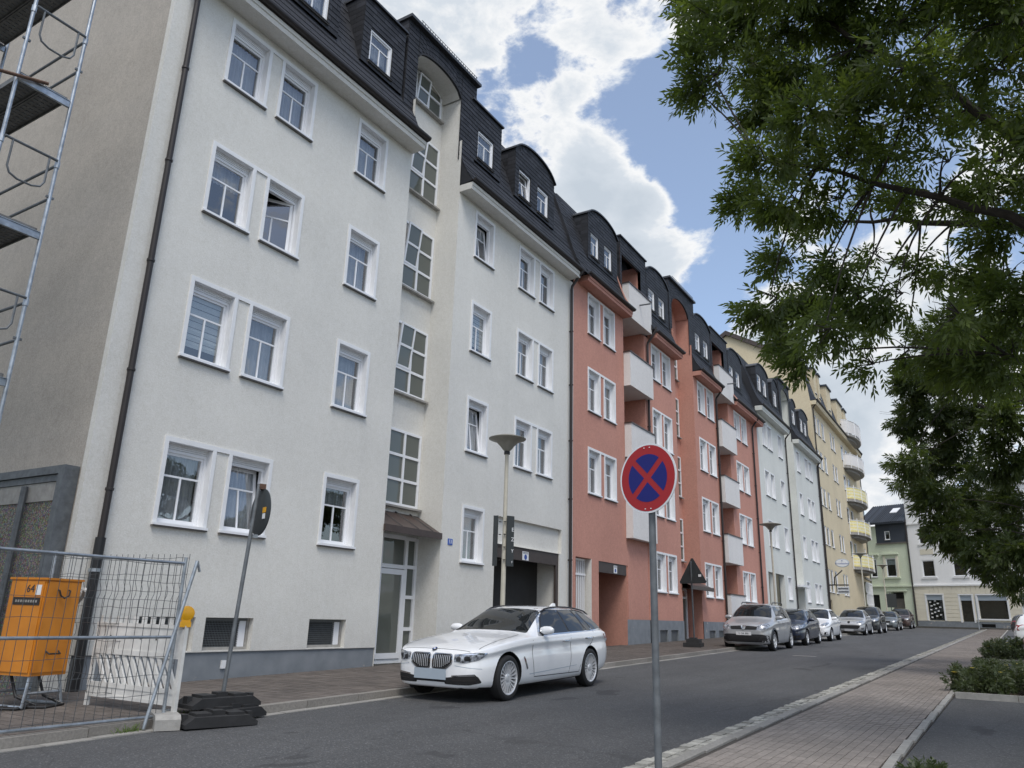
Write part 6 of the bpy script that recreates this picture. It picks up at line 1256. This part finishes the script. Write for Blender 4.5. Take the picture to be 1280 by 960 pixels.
PK = hatch(4.1, 1.45, 1.72, 2.6, .84, .31, .64, .90, 1.15, 1.95, .35, 7, belt=.92)
c = Car('low dark grey car near the end of the parked row', 67.4, 7.8, PK, 'paint_grey')
dress(c, 'paint_grey', 1.15, 1.95, .90, .92, 1.45, .35, 1.72, [(.42, .66), (.66, .64), (.78, .70), (.78, .78), (.46, .74)], [(-.36, .60), (.36, .60), (.38, .72), (-.38, .72)], [(-.5, .28), (.5, .28), (.5, .4), (-.5, .4)], None, .50)
PO = dict(hatch(4.4, 1.68, 1.84, 2.64, .88, .35, .76, 1.04, 1.2, 1.95, .35, 7, belt=1.06))
c = Car('brown compact off-roader, last of the parked row', 75.9, 7.7, PO, 'paint_brown')
dress(c, 'paint_brown', 1.2, 1.95, 1.04, 1.06, 1.68, .35, 1.84, [(.45, .80), (.72, .78), (.82, .86), (.82, .92), (.50, .88)], [(-.40, .62), (.40, .62), (.44, .86), (-.44, .86)], [(-.5, .34), (.5, .34), (.5, .46), (-.5, .46)], None, .54)
for lab, X, Y0, pnt, PX in (('red car parked tail-out by the planting beds, cut by the right edge', 25.0, -.35, 'paint_red', PC), ('white car parked tail-out beyond the red car at the right edge', 35.6, -.25, 'paint_white', PW), ('dark car parked at the far end of the car park, at the right edge', 60.0, -.3, 'paint_anthracite', PK)):
    P2 = dict(PX); c = Car(lab, X, Y0-PX['L'], P2, pnt, R(90), slope=False, group='cars in the car park', name='parked_car'); b_ = PX['zs'][4][1]; H_2 = max(z for _, z in PX['zt'])
    c.rear('rear_window', [(-.58, b_+.08), (.58, b_+.08), (.50, H_2-.14), (-.50, H_2-.14)], 'car_glass', .006, grid=.06); L_ = PX['L']
    c.side('window', [(1.75, b_+.05), (L_-.75, b_+.07), (L_-.9, H_2-.12), (2.15, H_2-.11)], 'car_glass', .006)
    for sg in (-1, 1): c.rear('tail_light', [(sg*a, z) for a, z in [(.50, b_-.16), (.80, b_-.14), (.76, b_+.06), (.56, b_+.06)][::sg]], 'lamp_red', .006)
    c.rear('number_plate', [(-.26, .52), (.26, .52), (.26, .63), (-.26, .63)], 'plate_white', .01, rnd=.005, grid=.3)
# ------------------------------------------------------------------ trees and planting
CA=[(7.49,2.08,6.86,0.43,1),(7.93,1.67,7.02,0.44,1),(8.23,1.17,7.03,0.44,1),(8.72,0.69,7.2,0.45,1),(8.37,0.16,6.69,0.41,1),(8.91,-0.31,6.89,0.43,1),(6.86,-0.62,5.13,0.32,1),(7.47,2.08,6.16,0.42,1),(8.73,1.88,6.98,0.47,1),(8.21,1.22,6.34,0.43,1),(8.95,0.77,6.69,0.45,1),(7.16,0.2,5.18,0.35,1),(8.11,-0.22,5.69,0.38,1),(7.63,-0.62,5.18,0.35,1),(7.77,2.3,6.08,0.27,0.8),(8.22,1.58,5.86,0.4,1),(6.97,0.96,4.84,0.33,1),(7.57,0.63,5.1,0.35,1),(7.82,0.2,5.1,0.35,1),(9.51,-0.34,6,0.39,0.5),(9.18,-0.78,5.62,0.36,0.5),(7.45,1.58,4.76,0.34,1),(9.17,1.42,5.7,0.41,1),(7.61,0.76,4.59,0.33,0.8),(8.91,0.46,5.24,0.38,0.8),(7.7,-0.09,4.42,0.31,0.4),(7.42,-0.51,4.12,0.29,0.4),(9.43,2.16,5.46,0.39,1),(7.85,1.42,4.44,0.32,1),(7.98,0.95,4.37,0.33,0.8),(10.08,0.68,5.38,0.4,0.8),(9.91,-0.5,5.01,0.43,1),(8.36,0.08,4.23,0.29,0.4),(9.99,1.68,5.2,0.28,0.7),(9.16,-0.45,4.28,0.35,0.8),(9.39,1.81,4.42,0.33,0.9),(8.22,1.13,3.76,0.28,0.9),(10.27,0.86,4.69,0.26,0.5),(9.72,0.4,4.13,0.34,0.45),(10.53,-0.01,4.37,0.36,0.45),(10.37,-0.54,4.13,0.41,0.9),(8.49,1.83,3.58,0.33,1),(8.76,1.46,3.61,0.33,1),(8.31,0.94,3.33,0.31,1),(8.29,0.52,3.29,0.29,0.7),(8.17,0.04,2.97,0.31,0.6),(8.84,-0.42,3.17,0.37,1),(9.51,1.86,3.53,0.34,1),(7.92,1.19,2.88,0.28,1),(9.87,0.97,3.55,0.3,0.5),(8.9,1.58,2.95,0.26,1),(8.96,0.92,2.8,0.2,0.6),(10.41,0.64,3.35,0.31,0.4),(9.5,0.04,2.92,0.4,1),(9.04,-0.4,2.71,0.37,1),(8.07,-1.19,5.69,0.56,1.5),(8.66,-1.79,5.88,0.57,1.5),(7.09,-1.85,4.64,0.45,1.5),(7.85,2.19,8.01,0.67,1.5),(6.1,1.1,5.92,0.49,1.5),(7.87,0.72,7.28,0.6,1.5),(8.29,0.01,7.28,0.6,1.5),(6.55,-0.53,5.48,0.45,1.5),(8.43,-1.36,6.71,0.55,1.5),(7.51,-1.76,5.71,0.47,1.5),(6.72,1.39,7.59,0.66,1.5),(5.84,0.53,6.2,0.53,1.5),(6.11,-0.08,6.11,0.52,1.5),(6.56,-0.74,6.18,0.53,1.5),(8.39,-1.68,7.48,0.64,1.5),(7.76,-1.08,4.6,0.52,1.4),(9.21,-1.87,5.25,0.59,1.4),(9.65,-2.47,5.31,0.59,1.4),(10.11,-1.25,4.95,0.56,1.2),(8.5,-1.59,4.01,0.45,1.2),(8.89,-1.02,3.38,0.48,1.2),(9.33,-1.65,3.42,0.48,1.2)]
CB=[(22.74,1.11,6.4,0.83,1),(18.94,0.07,5.21,0.67,1),(22.67,-0.91,6.1,0.78,1),(23.12,1.25,5.44,0.88,1),(23.54,0.32,5.44,0.87,1),(18.74,-0.55,4.24,0.68,1),(24.23,0.64,4.6,0.89,1),(19.21,-0.31,3.58,0.69,1),(20.65,1.41,3.8,0.5,1),(22.29,1.91,3.66,0.29,0.5),(24.17,1.36,3.85,0.58,1),(20.82,0.93,2.92,0.72,1),(24.31,0.13,3.36,0.82,1),(22.06,-0.62,3.01,0.73,1),(20.75,0.61,2.15,0.63,1),(20.79,-0.18,2.13,0.62,1),(20,0.21,1.63,0.49,1),(19.4,-0.37,1.57,0.47,1),(19.86,0.02,1.18,0.34,1),(23.09,-0.49,1.36,0.39,1),(24.96,-0.36,0.94,0.34,0.6),(19.34,-1.55,4.71,0.85,1.3),(18.62,-2.39,4.43,0.79,1.3),(24.5,-1.7,4.24,1.06,1.3),(21.73,-2.69,3.67,0.91,1.3),(21.27,-1.41,2.23,0.81,1.3),(20.19,-2.29,2.09,0.74,1.3),(21.39,0.37,7.17,0.92,1.2),(22.77,-0.88,7.41,0.95,1.2),(20.64,-1.87,6.54,0.83,1.2),(20.39,-2.85,6.29,0.8,1.2)]
def leaf_mesh(name, clumps, mat, size, per, droop, seed, rach=3.0, npair=4, asp=0.20, wild=0.9, shrink=0.9, tuft=0.12):
    """pinnate sprays: a rachis with pairs of narrow leaflets, scattered through each clump"""
    g = np.random.default_rng(seed); V = []; 
    for (cx, cy, cz, r, dn, ox, oy, oz) in clumps:
        n = max(3, int(per*dn*r*r))
        nt_ = max(3, int(n/13)); dt = g.normal(size=(nt_, 3)); dt /= np.linalg.norm(dt, axis=1)[:, None]; tc_ = dt*(r*shrink*g.random(nt_)**.45)[:, None]*np.array([1.1, 1.1, .85]); ti = g.integers(0, nt_, n); d = g.normal(size=(n, 3)); d /= np.linalg.norm(d, axis=1)[:, None]
        P = np.array([cx, cy, cz])+tc_[ti]+d*(tuft*g.random(n)**.5)[:, None]*np.array([1, 1, .8]); d = d*.7+dt[ti]*.5
        o = np.array([ox, oy, oz]); D = d*.55+o*.5+g.normal(size=(n, 3))*wild*.4; D[:, 2] -= droop*g.random(n); D /= np.linalg.norm(D, axis=1)[:, None]
        A = g.normal(size=(n, 3)); S = np.cross(D, A); S /= np.linalg.norm(S, axis=1)[:, None]; Nn = np.cross(S, D)
        for k in range(npair):
            t = (k+.3)/npair
            for sg in (-1, 1):
                B = P+D*(size*rach*t)[..., None] if np.ndim(size) else P+D*(size*rach*t)
                L_ = D*.75+S*sg*(.75-.25*t)+Nn*g.normal(size=(n, 1))*.25; L_[:, 2] -= .22; L_ /= np.linalg.norm(L_, axis=1)[:, None]
                W_ = np.cross(L_, Nn+g.normal(size=(n, 3))*.5); W_ /= np.linalg.norm(W_, axis=1)[:, None]; s_ = size*(.75+.5*g.random((n, 1)))
                V.append(np.stack([B, B+L_*s_*.45+W_*s_*asp*.5, B+L_*s_, B+L_*s_*.45-W_*s_*asp*.5], 1).reshape(-1, 3))
        B = P+D*size*rach; s_ = size*(.8+.4*g.random((n, 1))); L_ = D.copy(); L_[:, 2] -= .2
        V.append(np.stack([B, B+L_*s_*.45+S*s_*asp*.5, B+L_*s_, B+L_*s_*.45-S*s_*asp*.5], 1).reshape(-1, 3))
    V = np.concatenate(V).astype(np.float32); nf = len(V)//4; me = bpy.data.meshes.new(name)
    me.vertices.add(len(V)); me.vertices.foreach_set('co', V.ravel()); me.loops.add(nf*4); me.loops.foreach_set('vertex_index', np.arange(nf*4, dtype=np.int32)); me.polygons.add(nf)
    me.polygons.foreach_set('loop_start', np.arange(0, nf*4, 4, dtype=np.int32)); me.update(calc_edges=True); me.materials.append(MATS[mat]); return me
def bezier(p0, p1, p2, n): return [tuple((1-t)**2*p0+2*t*(1-t)*p1+t*t*p2) for t in [k/n for k in range(n+1)]]
def tree(label, base, clumps, top, mat, leaf, per, seed, nl, r0=.22, asp=.2, wild=.9, rach=2.2, shrink=.72, tuft=.13):
    t = thing('ash_tree', label, 'tree', base, 'trees along the car park'); rnd = random.Random(seed); base = Vector(base); top = Vector(top)
    tr = MB(); fork = base+(top-base)*.45; tr.tube([base-Vector((0, 0, .2)), base+Vector((0, 0, .15)), base+(fork-base)*.5+Vector((.08, -.05, 0)), fork, base+(top-base)*.75+Vector((-.1, .12, 0)), top], [r0*1.5, r0*1.15, r0, r0*.9, r0*.5, r0*.15], 'bark', 12); tr.build('trunk', t, smooth=True)
    C = [Vector(c[:3]) for c in clumps]; ends = []; idx = list(range(len(C)))
    # limbs: farthest-point choice of clumps, the others hang from the nearest limb
    pick = [max(idx, key=lambda i: (C[i]-fork).length)]
    while len(pick) < nl: pick.append(max(idx, key=lambda i: min((C[i]-C[j]).length for j in pick)))
    limbs = []
    for q, i in enumerate(pick):
        f0 = base+(top-base)*rnd.uniform(.38, .8); mid = f0.lerp(C[i], .5)+Vector((0, 0, .12*(C[i]-f0).length))+Vector((rnd.uniform(-.3,.3), rnd.uniform(-.3,.3), 0))
        pts = [Vector(p) for p in bezier(f0, mid, C[i], 14)]; pts = [p+Vector((rnd.uniform(-1,1), rnd.uniform(-1,1), rnd.uniform(-1,1)))*.04*(0 < k < 14) for k, p in enumerate(pts)]
        rr = [max(.011, .075*r0/.22*(1-k/14)**1.1+.010) for k in range(15)]; MB_ = MB(); MB_.tube(pts, rr, 'bark', 8); MB_.build('branch', t, smooth=True); limbs.append(pts)
    tw = MB(); out = []
    for i in idx:
        best = min(((p, L_) for L_ in limbs for p in L_[3:]), key=lambda q: (q[0]-C[i]).length+.25*max(0, (q[0]-fork).length-(C[i]-fork).length))
        p = best[0]; d = C[i]-p
        if d.length > .15:
            mid = p.lerp(C[i], .5)+Vector((rnd.uniform(-.12,.12), rnd.uniform(-.12,.12), .12*d.length)); pts = bezier(p, mid, C[i], 6); tw.tube(pts, [.016, .014, .012, .011, .009, .008, .006], 'bark', 5)
        o = (C[i]-fork).normalized()*.6+(d.normalized()*.4 if d.length > .1 else Vector()); r = clumps[i][3]
        for k in range(7):
            e = C[i]+Vector((rnd.gauss(0, 1), rnd.gauss(0, 1), rnd.gauss(0, .8))).normalized()*r*rnd.uniform(.7, 1.05)+o*r*.3; tw.tube(bezier(C[i]-o*r*.3, C[i].lerp(e, .5)+Vector((0, 0, .05)), e, 4), [.008, .007, .005, .004, .003], 'bark', 4, False)
        out.append((*clumps[i], o.x, o.y, o.z))
    w_ = tw.build('twigs', t); w_['kind'] = 'stuff'
    cr = child('crown', leaf_mesh('crown', out, mat, leaf, per, .45, seed, rach, asp=asp, wild=wild, shrink=shrink, tuft=tuft), t); cr['kind'] = 'stuff'
    return t
rx = random.Random(9)
CA += [(rx.uniform(8, 13.5), rx.uniform(-6.2, -2.6), rx.uniform(2.6, 7.6), rx.uniform(.7, 1.0), .5) for _ in range(26)]
CB += [(rx.uniform(18, 26.5), rx.uniform(-5.6, -2.6), rx.uniform(2.2, 7.6), rx.uniform(.9, 1.2), .6) for _ in range(24)]
tree('near ash tree with narrow leaves hanging in from the upper right', (9.6, -2.7, gz(9.6)), CA, (9.3, -2.0, 7.4), 'ash_leaf', .098, 900, 3, 13, asp=.31)
tree('dense dark ash tree further down the street at the right edge', (22.6, -2.4, gz(22.6)), CB, (22.2, -1.8, 6.6), 'far_leaf', .14, 560, 4, 9, .2, .30, rach=1.5, shrink=.74, tuft=.2)
def bed(name, pts, label):
    m = MB(); m.prism(pts, 0, 1, 'soil', 'xy'); 
    for i, v in enumerate(m.v): m.v[i] = (v[0], v[1], gz(v[0])+(.06 if v[2] > .5 else -.02))
    o = m.build(name); o['kind'] = 'structure'; return o
B1 = bed('planting_bed', [(15.75, .80), (15.75, -3.6), (19.6, -3.6), (19.6, .76)], ''); B2 = bed('planting_bed', [(27.75, .60), (27.75, -3.6), (42, -3.6), (42, .36)], '')
def edge(par, x0, x1, y0, y1, n):
    me = {}
    for k in range(n):
        a, b = k/n, (k+1)/n; xa, xb, ya, yb = lerp(x0, x1, a), lerp(x0, x1, b), lerp(y0, y1, a), lerp(y0, y1, b)
        d = Vector((xb-xa, yb-ya, 0)); m = MB().box(.004, d.length-.004, -.045, .045, -.05, .12, 'stone_grey'); m.build('edging_stone', par, T(xa, ya, gz(xa), math.atan2(d.y, d.x)))
edge(B1, 15.66, 15.66, .86, -3.6, 5); edge(B1, 19.66, 19.66, .8, -3.6, 5); edge(B2, 27.66, 27.66, .66, -3.6, 5)
def shrub(label, x, y, rx, ry, h, n, seed, flowers=True):
    s_ = thing('shrub', label, 'shrub', (x, y, gz(x)+.05), 'low shrubs in the planting beds'); r_ = random.Random(seed); cl = []; st = MB(); z0 = gz(x)+.05
    for k in range(n):
        a, q = r_.uniform(0, 6.28), r_.random()**.5; px, py = x+rx*q*math.cos(a), y+ry*q*math.sin(a); hh = h*(1-.45*q*q)*r_.uniform(.55, 1.1); cl.append((px, py, z0+hh, .13+.05*r_.random(), 1, .4*math.cos(a), .4*math.sin(a), .6)); cl.append((px, py, z0+hh*.5, .15, 1, .5*math.cos(a), .5*math.sin(a), .4))
        st.tube([(x+(px-x)*.5, y+(py-y)*.5, z0-.02), (px, py, z0+hh)], [.008, .004], 'bark', 4, False)
    st.build('stems', s_)['kind'] = 'stuff'; c_ = child('foliage', leaf_mesh('foliage', cl, 'shrub_leaf', .05, 1100, .1, seed, 1.5, 3, .42, tuft=.05), s_); c_['kind'] = 'stuff'
    if flowers:
        m = MB()
        for k in range(int(n*.45)):
            c0 = r_.choice(cl[::2]); cx, cy, cz = c0[0]+r_.uniform(-.08,.08), c0[1]+r_.uniform(-.08,.08), c0[2]+r_.uniform(.05,.14); mt = 'petal_yellow' if r_.random() < .8 else 'petal_white'
            for q in range(5): a = q*1.257; m.face([(cx, cy, cz), (cx+.035*math.cos(a-.5), cy+.035*math.sin(a-.5), cz+.012), (cx+.042*math.cos(a), cy+.042*math.sin(a), cz+.01), (cx+.035*math.cos(a+.5), cy+.035*math.sin(a+.5), cz+.012)], mt)
        m.build('flowers', s_)['kind'] = 'stuff'
shrub('spreading low shrub with small yellow flowers at the front of the nearer planting bed', 16.7, .25, .85, .75, .42, 46, 21); shrub('dark low shrub at the right edge in the nearer planting bed', 17.0, -1.1, .9, .8, .48, 40, 22); shrub('low shrub at the back of the nearer planting bed', 18.6, -.3, .8, .9, .36, 34, 23)
shrub('low yellow flowered shrub at the front of the farther planting bed', 28.9, -.05, .95, .75, .55, 40, 24); shrub('low dark shrub behind in the farther planting bed before the grass', 30.6, -.1, 1.1, .8, .45, 36, 25)
shrub('small shrub tip at the bottom right edge beside the walkway', 7.62, .70, .16, .06, .04, 4, 26, False)
def grass(name, x0, x1, ya, yb, n, h, seed):
    g = np.random.default_rng(seed); x = g.uniform(x0, x1, n); y = ya(x)+(yb(x)-ya(x))*g.random(n); z = np.array([gz(a) for a in x])+.06; a = g.uniform(0, 6.28, n); hh = h*(.5+g.random(n)); w_ = .006
    l_ = g.normal(size=(n, 2))*h*.4; V = np.stack([np.stack([x-w_*np.cos(a), y-w_*np.sin(a), z], 1), np.stack([x+w_*np.cos(a), y+w_*np.sin(a), z], 1), np.stack([x+l_[:, 0], y+l_[:, 1], z+hh], 1)], 1).reshape(-1, 3).astype(np.float32)
    me = bpy.data.meshes.new(name); me.from_pydata(V.tolist(), [], [(3*i, 3*i+1, 3*i+2) for i in range(n)]); me.materials.append(MATS['grass_blade']); return me
o = child('grass', grass('grass', 31.6, 41.8, lambda x: -3.4+0*x, lambda x: .5-.012*(x-28), 9000, .13, 3), None); o['kind'] = 'stuff'
o = child('lawn', MB().box(31.6, 41.9, -3.5, .38, gz(31.6)+.03, gz(31.6)+.07, 'grass_blade').mesh('lawn'), None, Matrix.Identity(4)); o['kind'] = 'structure'
for v in o.data.vertices: v.co.z += .0165*(v.co.x-31.6)
def weeds(label, x, y, n, h, seed):
    g = np.random.default_rng(seed); xs = g.normal(x, .10, n); ys = g.normal(y, .025, n); me = bpy.data.meshes.new('weeds'); V = []; 
    for a, b in zip(xs, ys):
        t = g.uniform(0, 6.28); hh = h*g.uniform(.4, 1); dx, dy = g.normal(size=2)*h*.5; z = gz(a)+.01; V += [(a-.006*math.cos(t), b-.006*math.sin(t), z), (a+.006*math.cos(t), b+.006*math.sin(t), z), (a+dx*.6+.004, b+dy*.6, z+hh*.7), (a+dx, b+dy, z+hh)]
    me.from_pydata(V, [], [(4*i, 4*i+1, 4*i+2, 4*i+3) for i in range(n)]); me.materials.append(MATS['grass_blade']); props(child('weed', me, None), label, 'weed', 'weeds at the left kerb')
weeds('green weeds in the kerb joint at the foot of the site fence', 5.45, 8.08, 60, .10, 31); weeds('small weeds beside the concrete fence foot by the rubber bases', 6.15, 8.35, 110, .15, 32); weeds('thin weeds in the kerb joint under the triangular sign', 28.2, 8.15, 90, .12, 33)
bpy.context.view_layer.update()
